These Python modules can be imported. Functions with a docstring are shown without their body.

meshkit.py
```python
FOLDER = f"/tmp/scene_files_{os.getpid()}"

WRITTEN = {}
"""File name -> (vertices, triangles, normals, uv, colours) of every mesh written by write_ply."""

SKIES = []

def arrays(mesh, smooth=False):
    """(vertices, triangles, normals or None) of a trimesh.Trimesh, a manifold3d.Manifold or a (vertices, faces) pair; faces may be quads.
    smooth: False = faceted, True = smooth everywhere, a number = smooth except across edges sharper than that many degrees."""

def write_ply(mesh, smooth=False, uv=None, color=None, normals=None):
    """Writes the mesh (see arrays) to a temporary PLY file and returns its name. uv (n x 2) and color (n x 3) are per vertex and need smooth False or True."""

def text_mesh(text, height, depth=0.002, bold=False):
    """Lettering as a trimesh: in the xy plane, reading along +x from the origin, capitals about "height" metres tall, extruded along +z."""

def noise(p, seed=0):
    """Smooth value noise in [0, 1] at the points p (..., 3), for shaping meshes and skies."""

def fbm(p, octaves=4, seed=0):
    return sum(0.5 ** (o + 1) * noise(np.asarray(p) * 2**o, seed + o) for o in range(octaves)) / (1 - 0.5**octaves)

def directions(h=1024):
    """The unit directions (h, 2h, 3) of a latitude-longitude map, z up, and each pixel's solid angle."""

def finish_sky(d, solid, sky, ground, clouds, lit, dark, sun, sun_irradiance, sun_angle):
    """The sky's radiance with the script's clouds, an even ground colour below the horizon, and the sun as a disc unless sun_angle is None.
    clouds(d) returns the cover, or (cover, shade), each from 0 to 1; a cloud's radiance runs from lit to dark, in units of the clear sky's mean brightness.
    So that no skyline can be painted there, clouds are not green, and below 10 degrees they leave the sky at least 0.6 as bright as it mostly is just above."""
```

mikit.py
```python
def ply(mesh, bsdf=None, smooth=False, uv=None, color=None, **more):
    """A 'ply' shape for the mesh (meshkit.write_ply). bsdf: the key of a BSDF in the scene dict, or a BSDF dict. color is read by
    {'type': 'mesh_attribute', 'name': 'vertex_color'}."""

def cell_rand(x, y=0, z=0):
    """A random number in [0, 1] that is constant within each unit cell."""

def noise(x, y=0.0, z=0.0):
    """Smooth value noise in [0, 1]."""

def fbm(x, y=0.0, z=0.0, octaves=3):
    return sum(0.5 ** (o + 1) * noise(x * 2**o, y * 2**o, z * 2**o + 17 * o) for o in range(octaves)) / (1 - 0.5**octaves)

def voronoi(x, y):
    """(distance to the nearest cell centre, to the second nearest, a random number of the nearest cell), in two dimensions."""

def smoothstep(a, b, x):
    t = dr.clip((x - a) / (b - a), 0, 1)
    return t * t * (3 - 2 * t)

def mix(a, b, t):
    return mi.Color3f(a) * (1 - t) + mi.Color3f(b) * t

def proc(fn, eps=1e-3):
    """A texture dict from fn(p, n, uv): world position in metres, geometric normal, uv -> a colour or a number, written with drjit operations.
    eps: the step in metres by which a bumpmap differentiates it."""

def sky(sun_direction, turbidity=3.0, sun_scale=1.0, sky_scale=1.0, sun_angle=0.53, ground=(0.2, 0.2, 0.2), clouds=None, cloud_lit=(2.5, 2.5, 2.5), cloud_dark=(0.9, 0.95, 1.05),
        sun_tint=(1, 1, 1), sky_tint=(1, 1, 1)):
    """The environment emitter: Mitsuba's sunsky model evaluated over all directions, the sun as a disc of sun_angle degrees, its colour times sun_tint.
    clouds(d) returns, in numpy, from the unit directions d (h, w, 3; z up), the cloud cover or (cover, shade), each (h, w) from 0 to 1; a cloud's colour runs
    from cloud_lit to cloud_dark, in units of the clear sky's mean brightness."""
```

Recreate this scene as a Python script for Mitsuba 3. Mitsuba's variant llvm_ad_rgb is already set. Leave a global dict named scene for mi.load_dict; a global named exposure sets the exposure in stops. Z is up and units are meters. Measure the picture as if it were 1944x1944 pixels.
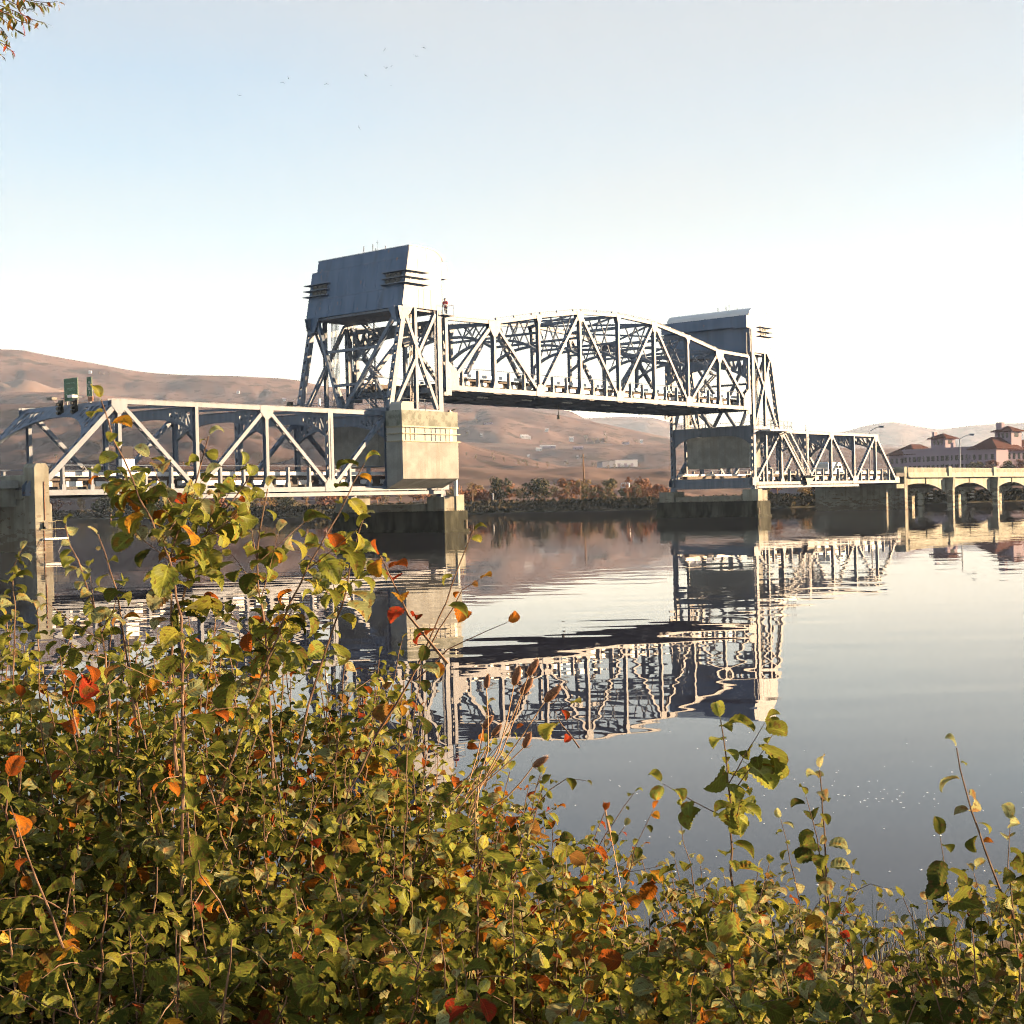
import math, random
import numpy as np, trimesh, drjit as dr, mitsuba as mi, mikit, meshkit
from mikit import noise, fbm, mix, smoothstep, cell_rand
from shapely.geometry import Polygon, Point, box as sbox
from shapely import affinity
from scipy.interpolate import PchipInterpolator
T = mi.ScalarTransform4f
rng = np.random.default_rng(7)
random.seed(7)
scene, labels = {'type': 'scene'}, {}

# ---------------------------------------------------------------- camera, sky, exposure
# world frame: x along the bridge, y across it away from the viewer, z up, water at z = 0
CAM = np.array([-105.056, -94.703, 3.192])
RIGHT = np.array([0.635065, -0.772086, -0.024004])
UP = np.array([0.022560, -0.012523, 0.999667])
FWD = np.array([0.772130, 0.635395, -0.009466])
FOC = 2639.35
exposure = 4.85
scene['haze_air'] = {'type': 'homogeneous', 'albedo': {'type': 'rgb', 'value': [0.95, 0.95, 0.95]}, 'sigma_t': {'type': 'rgb', 'value': [0.000046, 0.000062, 0.000090]}}
scene['camera'] = {'type': 'perspective', 'fov': 2 * math.degrees(math.atan(972 / FOC)), 'fov_axis': 'x', 'near_clip': 0.1, 'far_clip': 40000.0,
                   'to_world': T().look_at(origin=CAM.tolist(), target=(CAM + FWD).tolist(), up=UP.tolist()),
                   'medium': {'type': 'ref', 'id': 'haze_air'}}
SUN = np.array([0.77, -0.615, 0.205])


def thin_cloud(d):
    az = np.arctan2(d[..., 1], d[..., 0])
    el = np.arcsin(np.clip(d[..., 2], -1, 1))
    q = np.stack([az * 2.2 + el * 3, el * 11 - az * 1.3, el * 0], -1)
    c = meshkit.fbm(q + 3.1, 4, 5)
    return np.clip(0.44 + 1.2 * (c - 0.5), 0.0, 1.0), np.zeros_like(el)


scene['sky'] = mikit.sky(SUN.tolist(), turbidity=2.0, sun_scale=1.0, sky_scale=0.315, sun_tint=(0.98, 1.06, 1.62), sky_tint=(0.905, 0.985, 1.085), clouds=thin_cloud,
                         cloud_lit=(1.20, 1.32, 1.44), ground=(0.14, 0.12, 0.10))


def hor(px):
    return 970.3 - 0.02403 * px


def P(px, py, d):
    """the world point at depth d (metres along the view) for a direction given in photo pixels"""
    return CAM + d * (FWD + RIGHT * (px - 972) / FOC - UP * (py - 972) / FOC)


def ground_at(px, d, z=0.0):
    p = P(px, hor(px), d)
    return np.array([p[0], p[1], z])


# ---------------------------------------------------------------- materials
def rgb(*c):
    return {'type': 'rgb', 'value': list(c)}


def mat(name, base, rough=0.6, **kw):
    b = base if isinstance(base, dict) else rgb(*base)
    scene[name] = {'type': 'twosided', 'bsdf': {'type': 'principled', 'base_color': b, 'roughness': rough, **kw}}
    return name


def streaks(p, s=1.0):
    return fbm(p.x * 2.1 * s + p.y * 1.7 * s, p.z * 0.25 * s, p.y * 2.3 * s - p.x, 3)


def f_steel(p, n, uv):
    a = streaks(p)
    c = mix((0.0672, 0.0944, 0.1376), (0.0944, 0.1248, 0.1744), smoothstep(0.25, 0.75, a))
    r = smoothstep(0.69, 0.80, fbm(p.x * 3.3, p.y * 3.3, p.z * 3.3, 3))
    return mix(c, (0.1360, 0.0760, 0.0480), r * 0.6)


def f_cladding(p, n, uv):
    a = streaks(p, 0.35)
    c = mix((0.0430, 0.0817, 0.1505), (0.0636, 0.1049, 0.1823), smoothstep(0.25, 0.75, a))
    b = smoothstep(0.55, 0.8, fbm(p.x * 1.2 + p.y * 1.2, p.z * 0.14, 4.0, 4))
    c = mix(c, (0.0516, 0.0645, 0.0903), b * 0.4)
    return mix(c, (0.1892, 0.1118, 0.0774), smoothstep(0.74, 0.84, fbm(p.x * 2.3, p.y * 2.3, p.z * 1.1, 3)) * 0.7)


def f_concrete(p, n, uv):
    a = fbm(p.x * 0.9, p.y * 0.9, p.z * 0.9, 4)
    c = mix((0.1290, 0.1402, 0.1393), (0.1806, 0.1944, 0.1909), smoothstep(0.25, 0.75, a))
    b = (p.x + p.y) * 1.1
    c = c * (0.90 + 0.10 * smoothstep(0.0, 0.05, dr.abs(b - dr.floor(b) - 0.5)) + 0.10 * (cell_rand(b + 0.5, 0, 0) - 0.5))     # marks of the form boards
    s = smoothstep(0.52, 0.8, fbm(p.x * 2.4 + p.y * 1.9, p.z * 0.22, 1.0, 4))
    c = mix(c, (0.1204, 0.1204, 0.1075), s * 0.55)
    g = fbm(p.x * 17, p.y * 17, p.z * 17, 2)
    return c * (0.86 + 0.28 * g)


def f_mottle(p, n, uv):
    a = fbm(p.x * 2.1 + 3, p.y * 2.1, p.z * 1.5, 4)
    c = mix((0.0860, 0.0980, 0.0808), (0.1634, 0.1772, 0.1565), smoothstep(0.3, 0.62, a))
    return c * (0.86 + 0.28 * fbm(p.x * 17, p.y * 17, p.z * 17, 2))


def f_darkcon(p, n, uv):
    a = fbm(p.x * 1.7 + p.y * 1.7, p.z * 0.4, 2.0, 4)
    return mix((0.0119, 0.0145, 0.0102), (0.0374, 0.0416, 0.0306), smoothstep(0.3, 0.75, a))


def f_piercon(p, n, uv):
    a = fbm(p.x * 1.1, p.y * 1.1, p.z * 1.1, 4)
    s = smoothstep(0.45, 0.75, fbm(p.x * 2.2 + p.y * 2.2, p.z * 0.2, 1.0, 4))
    c = mix((0.1161, 0.1221, 0.1032), (0.1720, 0.1789, 0.1548), smoothstep(0.25, 0.75, a))
    c = mix(c, (0.0860, 0.0774, 0.0559), s * 0.5)
    w = smoothstep(0.5, 0.56, fbm(p.x * 1.3, p.y * 1.3, p.z * 3.1, 4) - 0.10 * (p.z - 1.4))
    return mix(c, (0.0688, 0.0473, 0.0301), w * 0.6)


def f_arch(p, n, uv):
    a = fbm(p.x * 0.7, p.y * 0.7, p.z * 0.9, 4)
    c = mix((0.1720, 0.1806, 0.1565), (0.2279, 0.2365, 0.2081), smoothstep(0.25, 0.75, a))
    s = smoothstep(0.55, 0.8, fbm(p.x * 1.6 + p.y * 1.9, p.z * 0.3, 1.0, 4))
    return mix(c, (0.1204, 0.1118, 0.0774), s * 0.5)


def f_hill(p, n, uv):
    x, y = p.x, p.y
    a = fbm(x * 0.0016, y * 0.0016, p.z * 0.004, 4)
    b = fbm(x * 0.012 + 5, y * 0.012, p.z * 0.02, 4)
    c = mix((0.0414, 0.0257, 0.0234), (0.0936, 0.0621, 0.0540), smoothstep(0.3, 0.7, b))
    c = mix(c, (0.0306, 0.0252, 0.0279), smoothstep(0.52, 0.68, a) * 0.75)
    s = smoothstep(0.60, 0.72, fbm(x * 0.035, y * 0.035, p.z * 0.06, 3))
    c = mix(c, (0.0180, 0.0162, 0.0135), s * 0.8)
    t = smoothstep(0.56, 0.70, fbm(x * 0.09 + 3, y * 0.09, p.z * 0.11, 3))
    c = mix(c, (0.0270, 0.0225, 0.0198), t * 0.7)
    u = smoothstep(0.58, 0.66, fbm(x * 0.0045 + 9, y * 0.0045, p.z * 0.016, 4))
    return mix(c, (0.1215, 0.0945, 0.0828), u * 0.45)


def f_levee(p, n, uv):
    b = fbm(p.x * 0.4, p.y * 0.4, p.z * 1.5, 4)
    c = mix((0.0200, 0.0208, 0.0128), (0.0680, 0.0560, 0.0336), smoothstep(0.35, 0.75, b))
    return c


def f_bank(p, n, uv):
    b = fbm(p.x * 3.0, p.y * 3.0, p.z * 3, 4)
    c = mix((0.05, 0.036, 0.022), (0.15, 0.105, 0.065), smoothstep(0.3, 0.7, b))
    return mix(c, (0.24, 0.17, 0.10), smoothstep(0.62, 0.75, fbm(p.x * 9, p.y * 9, p.z * 9, 2)) * 0.6)


def f_bark(p, n, uv):
    b = fbm(p.x * 60, p.y * 60, p.z * 22, 3)
    return mix((0.07, 0.036, 0.022), (0.17, 0.105, 0.065), smoothstep(0.3, 0.7, b))


def f_waves(p, n, uv):
    # in the river frame: u across the view, v along it
    u = p.x * 0.635 - p.y * 0.772
    v = p.x * 0.772 + p.y * 0.635
    calm = smoothstep(0.36, 0.66, fbm(u * 0.012 + 3.7, v * 0.045, 0.5, 3))
    big = noise(u * 0.13, v * 0.27, 1.3) * 0.0036
    mid = noise(u * 0.42 + 7.4, v * 0.93 + 0.37, 2.7) * 0.0050 + noise(u * 0.40 + v * 0.5 + 2.1, v * 0.86 - u * 0.24, 8.2) * 0.0030
    fine = noise(u * 1.1 + 3, v * 2.3, 4.1) * 0.0016
    return big * (0.4 + 0.7 * calm) + mid * (0.22 + 0.9 * calm) + fine * calm


mat('steel', mikit.proc(f_steel), 0.55, specular=0.38)
mat('cladding', mikit.proc(f_cladding), 0.54, specular=0.45)
mat('concrete', mikit.proc(f_concrete), 0.85)
mat('mottled_concrete', mikit.proc(f_mottle), 0.9)
mat('dark_concrete', mikit.proc(f_darkcon), 0.9, specular=0.2)
mat('pier_concrete', mikit.proc(f_piercon), 0.9)
mat('arch_concrete', mikit.proc(f_arch), 0.9)
mat('hill', mikit.proc(f_hill), 1.0, specular=0.1)
mat('levee', mikit.proc(f_levee), 1.0, specular=0.1)
mat('bank', mikit.proc(f_bank), 1.0, specular=0.1)
mat('bark', mikit.proc(f_bark), 0.8)
mat('asphalt', (0.05, 0.05, 0.052), 0.9)
mat('cable', (0.16, 0.16, 0.165), 0.5)
mat('rust', (0.20, 0.09, 0.05), 0.8)
mat('weathered_rail', (0.055, 0.045, 0.040), 0.8)
mat('black_paint', (0.012, 0.013, 0.012), 0.4)
mat('glass', (0.015, 0.017, 0.02), 0.12, specular=0.3)
mat('window_frame', (0.035, 0.04, 0.05), 0.6)
mat('sign_green', (0.006, 0.060, 0.028), 0.5)
mat('sign_print', (0.22, 0.26, 0.24), 0.5)
mat('sign_white', (0.75, 0.75, 0.72), 0.5)
mat('white_paint', (0.44, 0.46, 0.48), 0.45)
mat('stucco', (0.175, 0.145, 0.190), 0.9)  # white stucco, with the lilac of its shaded front put into the colour
mat('roof_tile', (0.050, 0.019, 0.016), 0.95, specular=0.1)
mat('wood_pole', (0.19, 0.11, 0.06), 0.9)
mat('red_cloth', (0.42, 0.035, 0.05), 0.9)
mat('dark_cloth', (0.02, 0.02, 0.028), 0.9)
mat('skin', (0.42, 0.24, 0.17), 0.6)
mat('hair', (0.03, 0.02, 0.015), 0.7)
mat('bird_black', (0.02, 0.02, 0.022), 0.7)
mat('rubber', (0.015, 0.015, 0.015), 0.8)
mat('red_lamp', (0.45, 0.03, 0.02), 0.3)
mat('orange_leaf_far', (0.150, 0.066, 0.028), 0.9)
mat('yellow_leaf_far', (0.165, 0.110, 0.038), 0.9)
mat('green_leaf_far', (0.030, 0.034, 0.014), 0.9)
mat('olive_leaf_far', (0.075, 0.068, 0.03), 0.9)
mat('foam', (0.7, 0.72, 0.75), 0.6)
mat('seed_head', (0.13, 0.062, 0.035), 0.9)
mat('dry_straw', (0.34, 0.22, 0.13), 0.9)
scene['water_surface'] = {'type': 'bumpmap', 'arbitrary': mikit.proc(f_waves, eps=0.02), 'scale': 1.0,
                          'bsdf': {'type': 'plastic', 'int_ior': 1.333, 'diffuse_reflectance': rgb(0.016, 0.016, 0.026)}}


# ---------------------------------------------------------------- mesh helpers
def cat(ms):
    vs, fs, n = [], [], 0
    for v, f in ms:
        vs.append(np.asarray(v, float)); fs.append(np.asarray(f, int) + n); n += len(v)
    return np.vstack(vs), np.vstack(fs)


BF = np.array([[0, 2, 1], [0, 3, 2], [4, 5, 6], [4, 6, 7], [0, 1, 5], [0, 5, 4], [1, 2, 6], [1, 6, 5], [2, 3, 7], [2, 7, 6], [3, 0, 4], [3, 4, 7]])


def bx(x0, x1, y0, y1, z0, z1):
    return np.array([[x0, y0, z0], [x1, y0, z0], [x1, y1, z0], [x0, y1, z0], [x0, y0, z1], [x1, y0, z1], [x1, y1, z1], [x0, y1, z1]], float), BF


def frame(a, b, side):
    a, b = np.asarray(a, float), np.asarray(b, float)
    t = (b - a) / np.linalg.norm(b - a)
    s = np.asarray(side, float); s = s - t * (s @ t); s /= np.linalg.norm(s)
    return a, b, t, s, np.cross(t, s)


def beam(a, b, w, h, side=(0, 1, 0), os=0.0, oo=0.0):
    """a bar from a to b, w wide along side, h along the third direction; os, oo shift it along those"""
    a, b, t, s, o = frame(a, b, side)
    a, b = a + s * os + o * oo, b + s * os + o * oo
    q = [(-1, -1), (1, -1), (1, 1), (-1, 1)]
    v = [e + s * i * w / 2 + o * j * h / 2 for e in (a, b) for i, j in q]
    return np.array(v), BF


def hbeam(a, b, w, h, side=(0, 1, 0), tf=0.03):
    return cat([beam(a, b, tf, h, side, os=(w - tf) / 2), beam(a, b, tf, h, side, os=-(w - tf) / 2), beam(a, b, w - 2 * tf, tf, side)])


def poly_ext(poly, h):
    m = trimesh.creation.extrude_polygon(poly, h, engine='earcut')
    return np.asarray(m.vertices), np.asarray(m.faces)


def perf(a, b, w, h, side=(0, 1, 0), pitch=1.05, hole=(0.52, 0.5), tf=0.03, plates=(1, -1)):
    """a built-up box member: two solid plates on +-side, plates with oval holes on the other two faces"""
    a, b, t, s, o = frame(a, b, side)
    L = np.linalg.norm(b - a)
    out = [beam(a, b, tf, h, side, os=(w - tf) / 2), beam(a, b, tf, h, side, os=-(w - tf) / 2)]
    wi = w - 2 * tf
    pl = sbox(0, -wi / 2, L, wi / 2)
    n = int((L - 0.8) / pitch)
    for k in range(n):
        c = (L - (n - 1) * pitch) / 2 + k * pitch
        pl = pl.difference(affinity.scale(Point(c, 0).buffer(0.5, 4), hole[0], wi * hole[1] * 1.15))
    v, f = poly_ext(pl, tf)
    for e in plates:
        q = a + v[:, :1] * t + v[:, 1:2] * s + (v[:, 2:] - tf / 2 + e * (h - tf) / 2) * o
        out.append((q, f))
    return cat(out)


def tube(pts, r, n=6, r1=None):
    pts = np.asarray(pts, float); m = len(pts)
    rs = np.linspace(r, r if r1 is None else r1, m)
    ix = np.arange(m)
    t = pts[np.minimum(ix + 1, m - 1)] - pts[np.maximum(ix - 1, 0)]
    t /= np.linalg.norm(t, axis=1, keepdims=True) + 1e-12
    ref = np.where(np.abs(t[:, 2:]) < 0.9, [[0.31, 0.2, 0.93]], [[1, 0.1, 0]])
    s = np.cross(t, ref); s /= np.linalg.norm(s, axis=1, keepdims=True); o = np.cross(t, s)
    an = 2 * np.pi * np.arange(n) / n
    v = (pts[:, None] + rs[:, None, None] * (np.cos(an)[None, :, None] * s[:, None] + np.sin(an)[None, :, None] * o[:, None])).reshape(-1, 3)
    i, k = np.meshgrid(np.arange(m - 1), np.arange(n), indexing='ij')
    p, q = (i * n + k).ravel(), (i * n + (k + 1) % n).ravel()
    kk = np.arange(n); b0 = m * n
    f = np.vstack([np.stack([p, q, q + n], 1), np.stack([p, q + n, p + n], 1), np.stack([kk * 0 + b0, (kk + 1) % n, kk], 1), np.stack([kk * 0 + b0 + 1, (m - 1) * n + kk, (m - 1) * n + (kk + 1) % n], 1)])
    return np.vstack([v, pts[:1], pts[-1:]]), f


def prism_xz(poly, y0, y1):
    """a polygon given in x, z, extruded along y"""
    v, f = poly_ext(Polygon(poly) if not isinstance(poly, Polygon) else poly, y1 - y0)
    return np.stack([v[:, 0], y0 + v[:, 2], v[:, 1]], 1), f[:, ::-1]


def prism_yz(poly, x0, x1):
    v, f = poly_ext(Polygon(poly) if not isinstance(poly, Polygon) else poly, x1 - x0)
    return np.stack([x0 + v[:, 2], v[:, 0], v[:, 1]], 1), f


def uniq(key):
    if key not in scene and key not in labels:
        return key
    n = 1
    while f'{key}_{n:03d}' in scene or f'{key}_{n:03d}' in labels:
        n += 1
    return f'{key}_{n:03d}'


class Thing:
    """one thing of the scene: put() adds its parts; mirror flips x about the middle of the lift span"""

    def __init__(self, name, label=None, cat_=None, group=None, kind=None, mirror=False):
        self.key = uniq(name)
        self.mirror = mirror
        d = {}
        if label: d['label'] = label
        if cat_: d['category'] = cat_
        if group: d['group'] = group
        if kind: d['kind'] = kind
        labels[self.key] = d

    def put(self, part, mesh, m, parent=None, smooth=False, label=None, kind=None):
        if isinstance(mesh, list):
            mesh = cat(mesh)
        v, f = mesh
        if self.mirror:
            v = np.array(v, float); v[:, 0] = MID2 - v[:, 0]; f = np.asarray(f)[:, ::-1]
        key = uniq(f'{parent or self.key}__{part}')
        scene[key] = mikit.ply((v, f), m, smooth=smooth)
        if label or kind:
            labels[key] = {k: x for k, x in (('label', label), ('kind', kind)) if x}
        return key


def single(name, mesh, m, label=None, cat_=None, group=None, kind=None, smooth=False, **kw):
    key = uniq(name)
    scene[key] = mikit.ply(cat(mesh) if isinstance(mesh, list) else mesh, m, smooth=smooth, **kw)
    labels[key] = {k: x for k, x in (('label', label), ('category', cat_), ('group', group), ('kind', kind)) if x}
    return key


# ---------------------------------------------------------------- water, far land
p_ = 7.62            # panel length
GAP = 1.077          # tower column to lift span
W = 12.93            # between the two trusses
ZT, ZB, ZL = 11.73, 4.51, 14.66
MID2 = 8 * p_        # mirror: x -> MID2 - x
XC, XL = -GAP, -GAP - p_


def water_mesh():
    return np.array([[-9000, -9000, 0], [9000, -9000, 0], [9000, 9000, 0], [-9000, 9000, 0.0]]), np.array([[0, 1, 2], [0, 2, 3]])


single('river_water', water_mesh(), 'water_surface', kind='structure', uv=np.array([[0, 0], [18000, 0], [18000, 18000], [0, 18000.0]]))

SHORE = np.array([(-3000, 700), (-1500, 640), (0, 500), (130, 480), (300, 420), (600, 325), (1000, 328), (1250, 305), (1500, 292), (1700, 300), (1944, 312), (3400, 420), (5000, 600)], float)
RIDGES = [  # depth, rise width, silhouette (photo px, photo row)
    (560, 190, [(-3000, 850), (-600, 850), (0, 868), (300, 876), (600, 884), (860, 886), (1000, 893), (1110, 886), (1180, 892), (1260, 890), (1400, 905), (1700, 905), (1944, 902), (3500, 890)]),
    (1250, 560, [(-3000, 700), (-600, 752), (0, 770), (200, 765), (450, 775), (600, 778), (700, 800), (800, 820), (870, 836), (900, 847), (950, 858), (997, 869), (1030, 878), (1120, 890), (1944, 895), (3500, 880)]),
    (1900, 700, [(-3000, 740), (0, 745), (600, 790), (800, 820), (870, 839), (1000, 843), (1280, 845), (1500, 849), (1700, 852), (1944, 850), (3500, 840)]),
    (2500, 1150, [(-3000, 600), (-300, 648), (0, 666), (50, 668), (75, 673), (170, 690), (300, 711), (450, 719), (560, 724), (620, 735), (700, 746), (842, 766), (960, 772), (1040, 785), (1150, 806), (1300, 836), (1500, 860), (3500, 900)]),
    (3800, 1300, [(-3000, 700), (600, 760), (842, 768), (960, 774), (1040, 776), (1084, 781), (1111, 794), (1160, 812), (1260, 835), (1500, 850), (3500, 880)]),
    (5200, 1500, [(-3000, 700), (900, 800), (1111, 795), (1190, 792), (1232, 793), (1280, 803), (1340, 815), (1450, 830), (1600, 842), (1944, 850), (3500, 860)]),
    (7200, 1700, [(-3000, 700), (1300, 832), (1500, 827), (1603, 820), (1650, 808), (1696, 802), (1740, 809), (1786, 815), (1850, 808), (1944, 803), (2200, 788), (3500, 800)])]


def terrain_z(px, d):
    px, d = np.broadcast_arrays(np.asarray(px, float), np.asarray(d, float))
    sh = np.interp(px, SHORE[:, 0], SHORE[:, 1])
    t = np.clip((d - sh) / 9.0, -1, 1)
    z = np.where(t < 0, t * 2.0, 2.3 * np.clip(t, 0, 1) ** 0.7)
    wx = CAM[0] + d * (FWD[0] + RIGHT[0] * (px - 972) / FOC)
    wy = CAM[1] + d * (FWD[1] + RIGHT[1] * (px - 972) / FOC)
    inland = np.clip((d - sh - 12) / 60, 0, 1)
    keep = np.clip((d - sh - 8) / 90, 0, 1) ** 1.5
    z = z + inland * 1.2 * (meshkit.fbm(np.stack([wx * 0.02, wy * 0.02, wx * 0], -1), 3, 3) - 0.4)
    for k, (dd, w, sil) in enumerate(RIDGES):
        sil = np.array(sil, float)
        y = PchipInterpolator(sil[:, 0], sil[:, 1])(px)
        top = 3.19 + (hor(px) - y) / FOC * dd
        q = np.clip((d - (dd - w)) / w, 0, 1)
        front = q * q * (3 - 2 * q)
        back = np.clip(1 - (d - dd) / (2.2 * w), 0.0, 1)
        g = meshkit.fbm(np.stack([wx / (0.16 * w), wy / (0.16 * w), wx * 0 + k], -1), 5, 11 + k)
        gully = np.abs(meshkit.fbm(np.stack([wx / (0.22 * w) + 9, wy / (0.22 * w), wx * 0 + k], -1), 4, 31 + k) - 0.5) * 2
        fine = 1 - np.abs(meshkit.fbm(np.stack([wx / (0.075 * w) + 5, wy / (0.075 * w), wx * 0 + 2 * k], -1), 3, 51 + k) - 0.5) * 4
        body = front * (0.25 + 0.75 * back)
        shape = body * (1 - 0.55 * (1 - front ** 2) * (0.75 - gully * 1.5)) + 0.10 * (g - 0.5) * front * (1 - front) * 4 - 0.14 * front * (1 - front) * fine
        z = np.where(d > dd - w, np.maximum(z, keep * top * np.where(d > dd, body, shape)), z)
    return z


def terrain():
    pxs = np.concatenate([np.linspace(-3000, -250, 60)[:-1], np.linspace(-250, 2200, 430), np.linspace(2200, 5000, 60)[1:]])
    ds = np.concatenate([np.linspace(-6, 26, 16), np.geomspace(34, 9000, 480)])
    PX, K = np.meshgrid(pxs, np.arange(len(ds)), indexing='ij')
    D = np.interp(PX, SHORE[:, 0], SHORE[:, 1]) + ds[K]
    Z = terrain_z(PX, D)
    X = CAM[0] + D * (FWD[0] + RIGHT[0] * (PX - 972) / FOC)
    Yy = CAM[1] + D * (FWD[1] + RIGHT[1] * (PX - 972) / FOC)
    v = np.stack([X, Yy, Z], -1).reshape(-1, 3)
    n, m = PX.shape
    i, j = np.meshgrid(np.arange(n - 1), np.arange(m - 1), indexing='ij')
    a = (i * m + j).ravel(); b = a + m
    f = np.vstack([np.stack([a, b, b + 1], 1), np.stack([a, b + 1, a + 1], 1)])
    kk = j.ravel(); near = np.tile(ds[kk] < 9.5, 2)
    return v, f[:, ::-1], near


tv, tf_, near_ = terrain()
single('hills', (tv, tf_[~near_]), 'hill', kind='structure', smooth=True)
single('river_levee', (tv, tf_[near_]), 'levee', kind='structure', smooth=True)


def hit(px, py, dmin=0.0):
    """where the direction of a photo pixel meets the far land"""
    d = np.geomspace(max(330, dmin), 8500, 420)
    for _ in range(2):
        k = int(np.argmax(terrain_z(np.full_like(d, px), d) >= 3.19 + (hor(px) - py) / FOC * d))
        d = np.linspace(d[max(k - 1, 0)], d[k] + 1e-3, 30)
    return ground_at(px, d[-1], float(terrain_z(px, d[-1]))), d[-1]


scene['haze'] = {'type': 'cube', 'to_world': T().translate([0, 0, 447]).scale([11000, 11000, 453]), 'bsdf': {'type': 'null'}, 'interior': {'type': 'ref', 'id': 'haze_air'}}
labels['haze'] = {'kind': 'stuff'}


def f_stained(p, n, uv):
    w = smoothstep(0.47, 0.55, fbm(p.x * 1.1, p.y * 1.1, p.z * 2.6, 4))
    return mix((0.225, 0.23, 0.195), (0.07, 0.058, 0.042), w * 0.8)


mat('white_concrete', (0.235, 0.25, 0.24), 0.8)
mat('pale_trim', (0.20, 0.185, 0.12), 0.6)
mat('stained_column', mikit.proc(f_stained), 0.9)


# ---------------------------------------------------------------- the bridge
NX = [XC - (6 - i) * p_ for i in range(7)]      # panel points of a fixed span, L0 ... L6
LX = [i * p_ for i in range(9)]                  # panel points of the lift span
LT = [21.69, 21.87, 23.17, 24.25, 24.57, 24.25, 23.17, 21.87, 21.69]


def gusset(x, y, pts, th=0.03):
    """a gusset plate pair on both sides of the truss plane; pts in x, z relative to nothing"""
    return cat([prism_xz(pts, y - 0.235 - th, y - 0.235), prism_xz(pts, y + 0.235, y + 0.235 + th)])


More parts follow.
